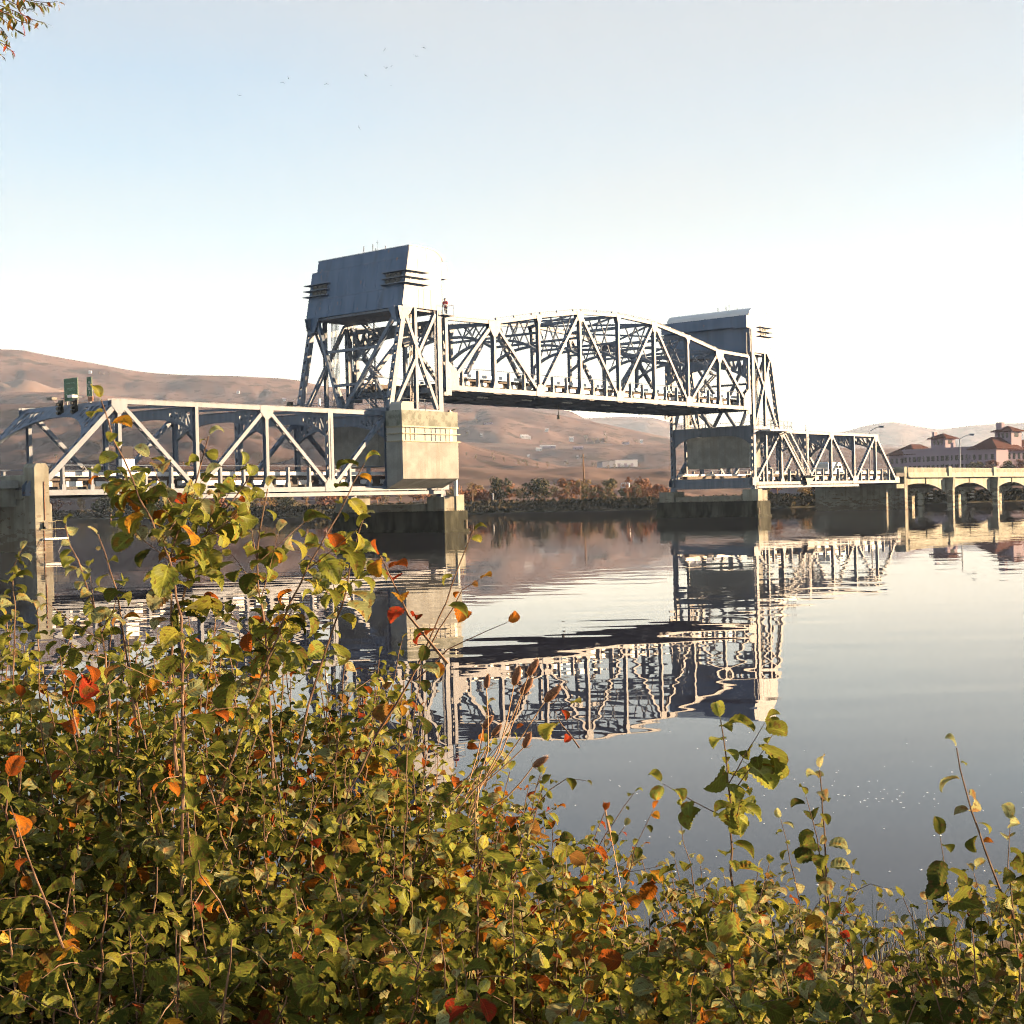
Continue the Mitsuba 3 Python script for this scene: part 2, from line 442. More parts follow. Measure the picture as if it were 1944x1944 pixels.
def sway(th, x, zt, drop=2.3, mid=0.85, tilt=0.0, mat_='steel', name='sway_frame', deep=0.14):
    """an arched cross frame between the two trusses at x; tilt: metres of x per metre of height"""
    n = 18
    ys = np.linspace(0.2, W - 0.2, n)
    c = (ys - W / 2) / (W / 2 - 0.2)
    low = zt - mid - (drop - mid) * np.abs(c) ** 2.6
    outer = Polygon([(0.2, zt), (W - 0.2, zt)] + [(y, z) for y, z in zip(ys[::-1], low[::-1])])
    holes = []
    lz = lambda y: zt - mid - (drop - mid) * abs((y - W / 2) / (W / 2 - 0.2)) ** 2.6
    for sgn in (0, 1):
        edges = [0.5, 1.35, 2.15, 2.9, 3.6]
        for k in range(4):
            a, b = edges[k] + 0.1, edges[k + 1] - 0.1
            za, zb2 = lz(a) + 0.24, lz(b) + 0.24
            top = zt - 0.34
            if top - max(za, zb2) < 0.12: continue
            tri = [(a, za + 0.08), (a, top), (b, top)] if k % 2 == 0 else [(a, top), (b, top), (b, zb2)]
            tri2 = [(a + 0.16, za), (b, top - 0.2), (b, zb2)] if k % 2 == 0 else [(a, top - 0.2), (a, za), (b - 0.16, zb2)]
            for tr in (tri, tri2):
                if sgn: tr = [(W - y, z) for y, z in tr]
                q = Polygon(tr)
                if q.is_valid and q.area > 0.05: holes.append(q.buffer(-0.03))
    web = outer
    for h in holes: web = web.difference(h)
    if web.geom_type != 'Polygon': web = max(web.geoms, key=lambda g: g.area)
    v, f = prism_yz(web, x - deep / 2, x + deep / 2)
    fl = []
    for k in range(n - 1):
        fl.append(beam((x, ys[k], low[k]), (x, ys[k + 1], low[k + 1]), 0.34, 0.05, (1, 0, 0)))
    fl.append(beam((x, 0.2, zt), (x, W - 0.2, zt), 0.36, 0.06, (1, 0, 0)))
    v2, f2 = cat([(v, f)] + fl)
    v2 = v2.copy(); v2[:, 0] += tilt * (v2[:, 2] - zt)
    return th.put(name, (v2, f2), mat_)


def railing(th, xs, z0, y, out, posts_skip=(), tall=2.0):
    """posts on the chord, a pipe rail on top, a plate rail behind, and a kerb with openings"""
    d = 1 if out else -1
    for x in xs:
        th.put('railing_post', [beam((x, y + d * 0.1, z0 + 0.3), (x, y + d * 0.1, z0 + tall), 0.36, 0.2, (0, 1, 0)),
                                beam((x, y + d * 0.1, z0 + 0.2), (x, y + d * 0.1, z0 + 0.62), 0.37, 0.36, (0, 1, 0))], 'steel')
    a, b = min(xs) - 2.4, max(xs) + 2.4
    th.put('railing_pipe', tube([(a, y + d * 0.2, z0 + tall + 0.12), (b, y + d * 0.2, z0 + tall + 0.12)], 0.035), 'steel')
    th.put('rail_plate', beam((a, y + d * 0.72, z0 + 1.46), (b, y + d * 0.72, z0 + 1.46), 0.08, 0.30, (0, 1, 0)), 'white_paint')
    th.put('rail_plate', beam((a, y + d * 0.95, z0 + 1.02), (b, y + d * 0.95, z0 + 1.02), 0.08, 0.16, (0, 1, 0)), 'weathered_rail')
    th.put('dark_backing_board', bx(a, b, y + d * 1.36 - 0.03, y + d * 1.36 + 0.03, z0 + 0.46, z0 + 1.26), 'weathered_rail')  # dark board added so the openings between kerb blocks read dark
    n = int((b - a) / 2.54)
    for k in range(n):
        c = a + (k + 0.5) * (b - a) / n
        th.put('kerb_block', bx(c - 0.72, c + 0.72, y + d * 1.1 - 0.12, y + d * 1.1 + 0.12, z0 + 0.42, z0 + 0.88), 'white_paint')


def deck(th, x0, x1, z0, xs):
    th.put('deck', bx(x0, x1, 0.55, W - 0.55, z0 + 0.26, z0 + 0.46), 'asphalt')
    for x in xs:
        th.put('floor_beam', [beam((x, 0.25, z0 - 0.04), (x, W - 0.25, z0 - 0.04), 0.05, 0.58, (1, 0, 0)),
                              beam((x, 0.25, z0 - 0.34), (x, W - 0.25, z0 - 0.34), 0.36, 0.05, (1, 0, 0))], 'steel')
    for y in np.linspace(1.6, W - 1.6, 6):
        th.put('stringer', [beam((x0, y, z0 + 0.06), (x1, y, z0 + 0.06), 0.04, 0.38), beam((x0, y, z0 - 0.14), (x1, y, z0 - 0.14), 0.24, 0.04)], 'steel')


def fixed_span(label, mirror, cat_='bridge span'):
    th = Thing('truss_span', label, cat_, mirror=mirror)
    for y, near in ((0.0, True), (W, False)):
        sd = (0, 1, 0)
        for i in range(6):
            th.put('bottom_chord', beam((NX[i], y, ZB), (NX[i + 1], y, ZB), 0.46, 0.42, sd), 'steel')
        for i in range(1, 6):
            a, b = (NX[i], y, ZT), (NX[i + 1], y, ZT)
            th.put('top_chord', [beam(a, b, 0.46, 0.40, sd), beam((a[0], y, ZT + 0.215), (b[0], y, ZT + 0.215), 0.58, 0.03, sd)], 'steel')
        th.put('end_post', perf((NX[0], y, ZB), (NX[1], y, ZT), 0.46, 0.42, sd), 'steel')
        for i in range(1, 6):
            if i == 4:
                th.put('vertical', [perf((NX[i], y, ZB), (NX[i], y, ZT), 0.5, 0.62, sd), beam((NX[i], y - 0.27, ZB + 0.8), (NX[i], y - 0.27, ZT - 0.6), 0.04, 0.14, sd)], 'steel')
            else:
                th.put('vertical', hbeam((NX[i], y, ZB), (NX[i], y, ZT), 0.44, 0.33, sd), 'steel')
        for a, b in (((1, ZT), (2, ZB)), ((2, ZB), (3, ZT)), ((3, ZT), (4, ZB)), ((4, ZB), (5, ZT)), ((5, ZT), (6, ZB))):
            th.put('diagonal', perf((NX[a[0]], y, a[1]), (NX[b[0]], y, b[1]), 0.44, 0.34, sd), 'steel')
        for i in (1, 3, 5):
            x = NX[i]
            th.put('gusset_plate', gusset(x, y, [(x - 0.75, ZT + 0.2), (x + 0.75, ZT + 0.2), (x + 0.75, ZT - 0.35), (x + 0.2, ZT - 1.0), (x - 0.2, ZT - 1.0), (x - 0.75, ZT - 0.35)]), 'steel')
            th.put('gusset_plate', gusset(x, y, [(x - 0.62, ZB + 0.2), (x + 0.62, ZB + 0.2), (x + 0.17, ZB + 0.95), (x - 0.17, ZB + 0.95)]), 'steel')
        for i in (0, 2, 4, 6):
            x = NX[i]
            th.put('gusset_plate', gusset(x, y, [(x - 0.85, ZB - 0.22), (x + 0.85, ZB - 0.22), (x + 0.85, ZB + 0.5), (x + 0.45, ZB + 0.95), (x - 0.45, ZB + 0.95), (x - 0.85, ZB + 0.5)]), 'steel')
        xs = [NX[i] + p_ * q for i in range(6) for q in (1 / 3, 2 / 3)]
        railing(th, [x for x in xs if x > NX[0] + 1], ZB, y, near)
    tl = p_ / (ZT - ZB)
    sway(th, NX[1], ZT + 0.1, 3.0, 1.05, tilt=tl, name='portal_frame', deep=0.4)
    for i in (2, 3, 4, 5):
        sway(th, NX[i], ZT - 0.1)
    for i in range(1, 6):
        for a, b in (((NX[i], 0.2), (NX[i + 1], W - 0.2)), ((NX[i], W - 0.2), (NX[i + 1], 0.2))):
            th.put('lateral_brace', beam((a[0], a[1], ZT - 0.05), (b[0], b[1], ZT - 0.05), 0.2, 0.14, (0, 0, 1)), 'steel')
    deck(th, NX[0] - 0.4, NX[6] - 0.2, ZB, NX)
    th.put('utility_duct', [beam((NX[2] - 1, -0.1, ZB - 0.48), (XC, -0.1, ZB - 0.48), 0.5, 0.34)], 'steel')
    for x in np.arange(NX[2], XC, 2.54):
        th.put('duct_hanger', bx(x - 0.04, x + 0.04, -0.16, -0.04, ZB - 0.42, ZB - 0.1), 'steel')
    return th


span1 = fixed_span('silver steel truss span at the left, with the green signs on its portal', False)
span2 = fixed_span('silver steel truss span between the right lift tower and the stone arches', True)

# lift span
lift = Thing('lift_span', 'raised silver lift span with a curved top chord between the two towers', 'bridge span')
for y, near in ((0.0, True), (W, False)):
    for i in range(8):
        lift.put('bottom_chord', beam((LX[i], y, ZL), (LX[i + 1], y, ZL), 0.46, 0.50), 'steel')
        a, b = (LX[i], y, LT[i]), (LX[i + 1], y, LT[i + 1])
        lift.put('top_chord', [beam(a, b, 0.46, 0.38), beam((a[0], y, a[2] + 0.205), (b[0], y, b[2] + 0.205), 0.56, 0.03)], 'steel')
        if 1 <= i <= 6:
            t = [np.array(a) + (np.array(b) - np.array(a)) * q + [0, 0.1, 0.0] for q in (0.02, 0.98)]
            lift.put('hand_line', tube([q + np.array([0, 0, 0.42]) for q in t], 0.025, 5), 'cable')
            for q in np.linspace(0.1, 0.9, 3):
                c = np.array(a) + (np.array(b) - np.array(a)) * q
                lift.put('hand_line_bracket', bx(c[0] - 0.2, c[0] + 0.2, y + 0.02, y + 0.2, c[2] + 0.21, c[2] + 0.44), 'steel')
    for i in range(9):
        if i in (0, 8):
            lift.put('end_post', perf((LX[i], y, ZL), (LX[i], y, LT[i]), 0.46, 0.44), 'steel')
        else:
            lift.put('vertical', hbeam((LX[i], y, ZL), (LX[i], y, LT[i]), 0.44, 0.34), 'steel')
    for a, b in ((0, 1), (2, 1), (2, 3), (4, 3), (4, 5), (6, 5), (6, 7), (8, 7)):
        lift.put('diagonal', perf((LX[a], y, ZL), (LX[b], y, LT[b]), 0.44, 0.40 if a in (0, 8) else 0.34), 'steel')
    for i in (1, 3, 5, 7):
        x, z = LX[i], LT[i]
        k = 0.95 if i in (1, 7) else 0.62
        lift.put('gusset_plate', gusset(x, y, [(x - k, z + 0.16), (x + k, z + 0.16), (x + k, z - 0.5), (x + 0.3, z - 1.3 * k - 0.25), (x - 0.3, z - 1.3 * k - 0.25), (x - k, z - 0.5)]), 'steel')
        lift.put('gusset_plate', gusset(x, y, [(x - 0.5, ZL + 0.24), (x + 0.5, ZL + 0.24), (x + 0.2, ZL + 1.15), (x - 0.2, ZL + 1.15)]), 'steel')
    for i in (2, 4, 6):
        x, z = LX[i], LT[i]
        lift.put('gusset_plate', gusset(x, y, [(x - 0.75, ZL - 0.26), (x + 0.75, ZL - 0.26), (x + 0.75, ZL + 0.6), (x + 0.4, ZL + 1.0), (x - 0.4, ZL + 1.0), (x - 0.75, ZL + 0.6)]), 'steel')
        lift.put('gusset_plate', gusset(x, y, [(x - 0.55, z + 0.1), (x + 0.55, z + 0.1), (x + 0.2, z - 0.85), (x - 0.2, z - 0.85)]), 'steel')
    for i, s in ((0, 1), (8, -1)):
        x = LX[i]
        lift.put('gusset_plate', gusset(x, y, [(x - s * 0.3, ZL - 0.8), (x + s * 0.55, ZL - 0.8), (x + s * 0.55, ZL - 0.26), (x + s * 1.7, ZL - 0.26), (x + s * 1.7, ZL + 1.1), (x + s * 1.35, ZL + 1.9), (x + s * 0.3, ZL + 2.6), (x - s * 0.3, ZL + 2.6)]), 'steel')
        lift.put('guide_shoe', bx(x - 0.45, x + 0.2, y - 0.2, y + 0.2, ZL + 3.9, ZL + 4.4) if s > 0 else bx(x - 0.2, x + 0.45, y - 0.2, y + 0.2, ZL + 3.9, ZL + 4.4), 'steel')
    railing(lift, [LX[i] + p_ * q for i in range(8) for q in (1 / 3, 2 / 3)], ZL, y, near)
for i in range(9):
    if i in (0, 8):
        sway(lift, LX[i], LT[i] - 0.1, 2.9, 1.2, deep=0.3)
    else:
        # open lattice frames: top strut, arched lower strut and web members
        x, z = LX[i], LT[i]
        hgt = z - 21.3
        lift.put('top_strut', beam((x, 0.2, z), (x, W - 0.2, z), 0.3, 0.34, (1, 0, 0)), 'steel')
        ys = np.linspace(0.2, W - 0.2, 15)
        zs = (19.1 + 1.55 * (1 - np.abs((ys - W / 2) / (W / 2 - 0.2)) ** 2.6)) + (0.15 if i in (1, 7) else 0.35)
        lift.put('arched_strut', [beam((x, ys[k], zs[k]), (x, ys[k + 1], zs[k + 1]), 0.32, 0.28, (1, 0, 0)) for k in range(14)], 'steel')
        for ya, yb in ((1.1, 2.6), (2.6, 4.1), (W - 1.1, W - 2.6), (W - 2.6, W - 4.1)):
            lo = lambda q: float(np.interp(q, ys, zs))
            lift.put('lattice_bar', [beam((x, ya, z - 0.1), (x, yb, lo(yb)), 0.12, 0.12, (1, 0, 0)), beam((x, yb, z - 0.1), (x, ya, lo(ya)), 0.12, 0.12, (1, 0, 0))], 'steel')
        if hgt > 1.5:
            lift.put('middle_strut', beam((x, 0.2, 21.4), (x, W - 0.2, 21.4), 0.26, 0.24, (1, 0, 0)), 'steel')
for i in range(8):
    for a, b in (((0.2), (W - 0.2)), ((W - 0.2), (0.2))):
        lift.put('lateral_brace', beam((LX[i], a, LT[i] - 0.05), (LX[i + 1], b, LT[i + 1] - 0.05), 0.2, 0.16, (0, 0, 1)), 'steel')
        lift.put('bottom_lateral', beam((LX[i], a, ZL - 0.24), (LX[i + 1], b, ZL - 0.24), 0.18, 0.1, (0, 0, 1)), 'steel')
deck(lift, LX[0] - 0.2, LX[8] + 0.2, ZL, LX)
for i, yy in ((1, 3.2), (2, 3.2), (3, 3.2), (4, 3.2), (5, 3.2)):
    lift.put('underside_lamp', cat([bx(LX[i] + 1.0, LX[i] + 1.7, yy - 0.15, yy + 0.15, ZL - 0.50, ZL - 0.37), bx(LX[i] + 2.1, LX[i] + 2.5, yy - 0.12, yy + 0.12, ZL - 0.50, ZL - 0.37)]), 'white_paint')
for x, l in ((21.5, 1.1), (46.6, 1.25)):
    lift.put('hanging_navigation_light', [tube([(x, 2.2 if x < 30 else 0.2, ZL - 0.9), (x, 2.2 if x < 30 else 0.2, ZL - 0.9 - l)], 0.05), tube([(x, 2.2 if x < 30 else 0.2, ZL - 0.9 - l), (x, 2.2 if x < 30 else 0.2, ZL - 1.35 - l)], 0.17, 8)], 'black_paint')
# small platform with rails where the workers stand
lift.put('platform', [bx(-0.75, 0.75, -0.7, 1.4, LT[0] + 0.22, LT[0] + 0.27)], 'steel')
lift.put('platform_rail', [tube(q, 0.028, 5) for q in ([(-0.7, -0.65, LT[0] + 0.25), (-0.7, -0.65, LT[0] + 1.3), (0.7, -0.65, LT[0] + 1.3), (0.7, -0.65, LT[0] + 0.25)], [(-0.7, -0.65, LT[0] + 0.8), (0.7, -0.65, LT[0] + 0.8)], [(0.7, -0.65, LT[0] + 1.3), (0.7, 1.3, LT[0] + 1.3), (0.7, 1.3, LT[0] + 0.25)])], 'white_paint')


# ---------------------------------------------------------------- lift towers
def tower(label, mirror):
    th = Thing('lift_tower', label, 'bridge tower', mirror=mirror)
    B0, T0, T1 = 12.1, 22.34, 28.46
    xl = lambda z: -8.62 + (z - 12.3) * (2.29 / 10.04)            # outer face of the battered legs
    for y in (0.0, W):
        s = 1 if y == 0 else -1
        th.put('guide_column', perf((XC, y, 3.3), (XC, y, T0 + (3.2 if mirror else 0.0)), 0.5, 0.62, pitch=0.92), 'steel')
        th.put('battered_leg', perf((xl(B0) + 0.3, y, B0), (xl(T0) + 0.3, y, T0 + 0.1), 0.55, 0.56, pitch=0.92, hole=(0.42, 0.5)), 'steel')
        th.put('lower_leg', hbeam((XL, y, ZB), (XL, y, B0), 0.44, 0.44), 'steel')
        th.put('middle_post', hbeam((-4.45, y, ZB), (-4.45, y, T0), 0.36, 0.36), 'steel')
        th.put('cross_brace', perf((-6.1, y, T0 - 0.3), (-1.5, y, 12.4), 0.4, 0.36, pitch=1.15, hole=(0.4, 0.5)), 'steel')
        th.put('cross_brace', perf((-1.5, y + s * 0.02, T0 - 0.4), (-7.6, y + s * 0.02, 12.4), 0.38, 0.35, pitch=1.15, hole=(0.4, 0.5)), 'steel')
        th.put('gusset_plate', gusset(0, y, [(-7.0, T0), (-4.9, T0), (-5.3, T0 - 0.6), (-6.2, T0 - 1.3), (-6.75, T0 - 1.3)]), 'steel')
        th.put('sill_beam', beam((XL - 0.3, y, B0), (XC + 0.3, y, B0), 0.5, 0.42), 'steel')
    # bracing of the battered face and of the column face: a V meeting at the middle of the sill
    zf = lambda z: xl(z) + 0.3
    for y0, y1 in ((0.5, W / 2 - 0.35), (W - 0.5, W / 2 + 0.35)):
        th.put('sway_brace', perf((zf(T0 - 0.6), y0 + (0.4 if y0 < 3 else -0.4), T0 - 0.6), (zf(12.5), y1, 12.5), 0.36, 0.36, (1, 0, 0.2), pitch=1.15, hole=(0.4, 0.5)), 'steel')
        th.put('sway_brace', perf((XC, y0, T0 - 0.6), (XC, y1, 12.5), 0.36, 0.36, (1, 0, 0), pitch=1.15, hole=(0.4, 0.5)), 'steel')
    th.put('horizontal_strut', beam((zf(18.6), 2.5, 18.6), (zf(18.6), W - 3.1, 18.6), 0.3, 0.26, (1, 0, 0)), 'steel')
    th.put('horizontal_strut', beam((zf(15.0), 4.6, 15.0), (zf(15.0), W - 4.9, 15.0), 0.3, 0.26, (1, 0, 0)), 'steel')
    th.put('haunch_plate', prism_yz([(0.1, T0), (1.5, T0), (0.7, T0 - 1.5), (0.1, T0 - 1.5)], -6.62, -6.58), 'cladding')
    th.put('haunch_plate', prism_yz([(W - 0.1, T0), (W - 1.5, T0), (W - 0.7, T0 - 1.5), (W - 0.1, T0 - 1.5)], -6.62, -6.58), 'cladding')
    # sill cross beams with an arched portal under them
    th.put('sill_beam', beam((XL, 0.3, B0), (XL, W - 0.3, B0), 0.4, 0.5, (1, 0, 0)), 'steel')
    n = 18
    ys = np.linspace(0.25, W - 0.25, n)
    low = 11.2 - 1.5 * np.abs((ys - W / 2) / (W / 2 - 0.25)) ** 4
    th.put('portal_arch', prism_yz([(0.25, B0 + 0.3), (W - 0.25, B0 + 0.3)] + list(zip(ys[::-1], low[::-1])), XC - 0.1, XC + 0.1), 'steel')
    # machinery house
    hull = [(-6.36, T0), (-0.5, T0), (-0.5, 27.28), (-5.34, 27.28)]
    th.put('house_wall', prism_xz(hull, -0.12, W + 0.72), 'cladding')
    roof = [(-5.33, 27.28), (0.30, 27.28)] + [(-0.26, 27.33), (-0.45, 27.75), (-0.79, 28.05), (-1.05, 28.2), (-1.43, 28.34), (-2.1, 28.44), (-3.0, 28.48), (-5.08, 28.47)]
    th.put('roof', prism_xz(roof[:1] + roof[2:], -0.12, W - 0.02), 'cladding')
    th.put('overhang', prism_xz([(-0.5, 25.8), (0.36, 25.8), (0.36, 27.28), (-0.5, 27.28)], -0.15, W + 0.6), 'cladding')
    th.put('overhang_lip', bx(-0.5, 0.36, -0.15, 1.9, 25.62, 25.8), 'cladding')
    th.put('roof_flashing', [prism_xz([(x0, z0), (x1, z1), (x1, z1 + 0.06), (x0, z0 + 0.06)], -0.2, W + 0.05) for (x0, z0), (x1, z1) in zip(roof[2:-1], roof[3:])], 'white_paint')
    th.put('floor_plate', bx(-6.2, -0.6, 0.1, W - 0.1, T0 - 0.25, T0 - 0.02), 'steel')
    # plates of the cladding, a hair apart, on the face towards the approach and on the two ends
    hx = lambda z: -6.36 + (z - T0) * (1.02 / 4.94)
    rows = [(T0 + 0.02, 24.3), (24.33, 27.26), (27.29, 28.44)]
    for r, (z0, z1) in enumerate(rows):
        y_end = W + 0.71 if r < 2 else W - 0.04
        e = np.linspace(-0.11, y_end, 5 + (r % 2))
        for a, b in zip(e[:-1], e[1:]):
            q = [(hx(z0), a + 0.012, z0), (hx(z0), b - 0.012, z0), (hx(z1), b - 0.012, z1), (hx(z1), a + 0.012, z1)]
            v = np.array(q + [(x - 0.025, y, z) for x, y, z in q])
            th.put('wall_panel', (v, BF[:, ::-1]), 'cladding')
    for y, d in ((-0.12, -1), (W + 0.72, 1)):
        for r, (z0, z1) in enumerate(rows[:2]):
            cuts = [hx, -4.0 if r else -3.2, -0.52]
            for c in range(2):
                l0, l1 = (hx(z0), hx(z1)) if c == 0 else (cuts[1] + 0.012,) * 2
                r0 = cuts[c + 1] - 0.012
                th.put('wall_panel', prism_xz([(l0 + 0.01, z0), (r0, z0), (r0, z1), (l1 + 0.01, z1)], min(y, y + d * 0.025), max(y, y + d * 0.025)), 'cladding')
    if True:
        th.put('wall_panel', prism_xz([(-5.3, 27.3), (-2.7, 27.3), (-2.7, 28.43), (-5.06, 28.43)], -0.145, -0.12), 'cladding')
        th.put('wall_panel', prism_xz([(-2.67, 27.3), (-0.3, 27.34), (-0.5, 27.74), (-0.82, 28.02), (-1.45, 28.31), (-2.67, 28.42)], -0.145, -0.12), 'cladding')
    for z in (24.315, 27.275):
        th.put('seam_strip', beam((hx(z) - 0.03, -0.1, z), (hx(z) - 0.03, W + (0.7 if z < 27 else 0.0), z), 0.09, 0.035, (0, 0, 1)), 'cladding')
        th.put('seam_strip', bx(hx(z) + 0.05, -0.5, -0.165, -0.145, z - 0.045, z + 0.045), 'cladding')
    for y in np.linspace(1.2, W - 0.6, 7):
        th.put('seam_strip', beam((hx(T0) - 0.03, y, T0 + 0.02), (hx(24.27) - 0.03, y, 24.27), 0.08, 0.03, (0, 1, 0)), 'cladding')
        th.put('seam_strip', beam((hx(24.36) - 0.03, y + 0.9, 24.36), (hx(27.23) - 0.03, y + 0.9, 27.23), 0.08, 0.03, (0, 1, 0)), 'cladding')
    for x in (-3.9, -2.1):
        th.put('seam_strip', bx(x - 0.04, x + 0.04, -0.165, -0.145, T0 + 0.05, 24.26), 'cladding')
    # sun fins round the corners and the windows between them
    for ye, d in ((-0.12, -1), (W + 0.72, 1)):
        for k, z in enumerate((25.88, 25.27, 24.66)):
            xe = hx(z)
            y_in = ye - d * 3.1
            poly = [(xe - 0.5, ye + d * 0.5), (-2.75, ye + d * 0.5), (-2.75, ye), (xe, ye), (xe, y_in), (xe - 0.5, y_in + d * 0.25)]
            v, f = poly_ext(Polygon(poly), 0.07)
            th.put('sun_fin', (np.stack([v[:, 0], v[:, 1], v[:, 2] + z], 1), f), 'steel')
        for r, zb_ in enumerate((25.34, 24.73)):
            for k in range(3):
                y0 = ye - d * (0.55 + k * 0.72)
                xx = hx(zb_ + 0.25) - 0.03
                fr = th.put('window', [bx(xx - 0.05, xx + 0.02, min(y0, y0 - d * 0.64), max(y0, y0 - d * 0.64), zb_, zb_ + 0.5)], 'window_frame')
                th.put('pane', bx(xx - 0.065, xx - 0.03, min(y0 - d * 0.07, y0 - d * 0.57), max(y0 - d * 0.07, y0 - d * 0.57), zb_ + 0.06, zb_ + 0.44), 'glass', parent=fr)
                x0 = hx(zb_) + 0.75 + k * 0.66
                fr = th.put('window', bx(x0, x0 + 0.58, min(ye, ye + d * 0.05), max(ye, ye + d * 0.05), zb_, zb_ + 0.5), 'white_paint')
                ya = ye + d * 0.03
                th.put('pane', [bx(x0 + 0.05, x0 + 0.26, min(ya, ya + d * 0.035), max(ya, ya + d * 0.035), zb_ + 0.07, zb_ + 0.43),
                                bx(x0 + 0.32, x0 + 0.53, min(ya, ya + d * 0.035), max(ya, ya + d * 0.035), zb_ + 0.07, zb_ + 0.43)], 'glass', parent=fr)
    # masts on the roof with a wire
    for y, h in ((7.0, 0.9), (5.69, 0.98), (3.92, 0.55), (5.3, 0.45)):
        th.put('roof_mast', tube([(-4.3, y, 28.4), (-4.3, y, 28.45 + h)], 0.05), 'cable')
    th.put('aerial', [tube([(-4.2, 5.14, 28.4), (-4.2, 5.14, 29.75)], 0.02), tube([(-4.2, 5.02, 29.55), (-4.2, 5.26, 29.55)], 0.02)], 'cable')
    # counterweight ropes
    for y0 in (0.9, W - 0.9):
        for k in range(6):
            x = -4.35 + k * 0.19
            th.put('hoist_rope', tube([(x, y0, 11.0), (x, y0, T0)], 0.042, 5), 'cable')
        for k in range(4):
            th.put('lift_rope', tube([(-0.45 + k * 0.11 - 0.0, y0 - (0.75 if y0 < 5 else -0.75), LT[0] + 0.1), (-0.45 + k * 0.11, y0 - (0.75 if y0 < 5 else -0.75), 25.0)], 0.03, 5), 'cable')
    for k in range(4):
        th.put('guide_rail', tube([(XC - 0.62 + k * 0.14, -0.1, 12.3), (XC - 0.62 + k * 0.14, -0.1, T0)], 0.04, 5), 'steel')
    # zigzag stairs
    fl = []
    zz = np.linspace(12.4, 21.8, 6)
    for k in range(5):
        ya, yb = (7.0, 9.2) if k % 2 == 0 else (9.2, 7.0)
        x = -2.4 - 0.75 * (k % 2)
        for e in (-0.33, 0.33):
            fl.append(beam((x + e, ya, zz[k]), (x + e, yb, zz[k + 1]), 0.04, 0.2, (1, 0, 0)))
            fl.append(tube([(x + e, ya, zz[k] + 0.9), (x + e, yb, zz[k + 1] + 0.9)], 0.025, 4))
        for q in np.linspace(0.05, 0.95, 9):
            c = np.array([x, ya, zz[k]]) * (1 - q) + np.array([x, yb, zz[k + 1]]) * q
            fl.append(bx(x - 0.32, x + 0.32, c[1] - 0.12, c[1] + 0.12, c[2] - 0.02, c[2] + 0.02))
        fl.append(bx(-3.5, -2.05, yb - 0.4, yb + 0.4, zz[k + 1] - 0.05, zz[k + 1]))
    th.put('stairway', fl, 'steel')
    th.put('stair_mast', [tube([(-2.0, 8.1, 12.3), (-2.0, 8.1, T0)], 0.09, 6)], 'steel')
    # rails on the sill level
    for y in (0.25, W - 0.25):
        th.put('sill_rail', [tube(q, 0.03, 5) for q in ([(XL, y, B0 + 1.25), (XC, y, B0 + 1.25)], [(XL, y, B0 + 0.75), (XC, y, B0 + 0.75)])] +
               [tube([(x, y, B0 + 0.2), (x, y, B0 + 1.25)], 0.03, 5) for x in np.linspace(XL, XC, 5)], 'steel')
    th.put('sill_rail', [tube([(XL + 0.1, 0.3, z), (XL + 0.1, W - 0.3, z)], 0.03, 5) for z in (B0 + 0.75, B0 + 1.25)] + [tube([(XL + 0.1, y, B0 + 0.2), (XL + 0.1, y, B0 + 1.25)], 0.03, 5) for y in np.linspace(0.4, W - 0.4, 7)], 'steel')
    return th


tw1 = tower('silver lift tower at the left, its machinery house bigger and nearer in the picture', False)
tw2 = tower('silver lift tower at the right, half behind the raised span', True)
x = XC + 0.5
tw1.put('hanging_hose', tube([(-3.2 + 0.9 * q, 1.6 + 1.1 * q, 16.2 - 2.2 * math.sin(math.pi * q) + 1.5 * abs(q - 0.5)) for q in np.linspace(0, 1, 14)], 0.05, 5), 'black_paint')


def counterweight(label, mirror):
    th = Thing('counterweight', label, 'counterweight', 'concrete counterweights inside the towers', mirror=mirror)
    th.put('concrete_block', bx(-5.6, -2.4, 1.5, W - 1.5, 6.75, 11.2), 'concrete')
    for y in (4.3, 8.6):
        th.put('formwork_joint', bx(-5.63, -5.6, y - 0.05, y + 0.05, 6.8, 11.2), 'concrete')
    th.put('rope_anchor', [bx(-4.6, -3.1, y - 0.3, y + 0.3, 11.2, 11.45) for y in (2.0, W - 2.0)], 'steel')
    return th


counterweight('shaded concrete counterweight slab behind the end of the left truss span', False)
counterweight('shaded concrete counterweight slab filling the portal of the right tower', True)

# control house hung outside the left tower
ch = Thing('control_house', 'pale concrete control house hung outside the left tower', 'control house')
ch.put('lower_wall', prism_yz([(-2.5, 5.36), (-2.5, 9.0), (-0.33, 9.0), (-0.33, 4.45)], -9.2, -1.2), 'concrete')
ch.put('window_band', bx(-9.12, -1.28, -2.42, -0.33, 9.0, 10.42), 'white_concrete')
ch.put('upper_wall', bx(-9.2, -1.2, -2.5, -0.33, 10.42, 11.94), 'mottled_concrete')
ch.put('hood', prism_xz([(-9.2, 11.94), (-7.5, 11.94), (-7.5, 12.78), (-8.95, 12.78), (-9.2, 12.5)], -2.45, -0.9), 'white_concrete')
for z, h in ((10.44, 0.14), (9.75, 0.07), (9.02, 0.09)):
    ch.put('band_rail', [bx(-9.28, -0.95 if h < 0.1 else -1.2, -2.62, -2.42, z - h, z), bx(-9.28, -9.12, -2.5, -0.4, z - h, z)], 'pale_trim')
for x in (-8.62, -7.98, -7.35, -5.9, -5.0, -4.4, -3.7, -2.9):
    ch.put('mullion', bx(x - 0.035, x + 0.035, -2.47, -2.42, 9.0, 10.36), 'pale_trim' if x > -8.8 and x < -7.7 else 'steel')
ch.put('doorway', bx(-2.36, -1.95, -2.45, -2.405, 9.05, 10.36), 'black_paint')
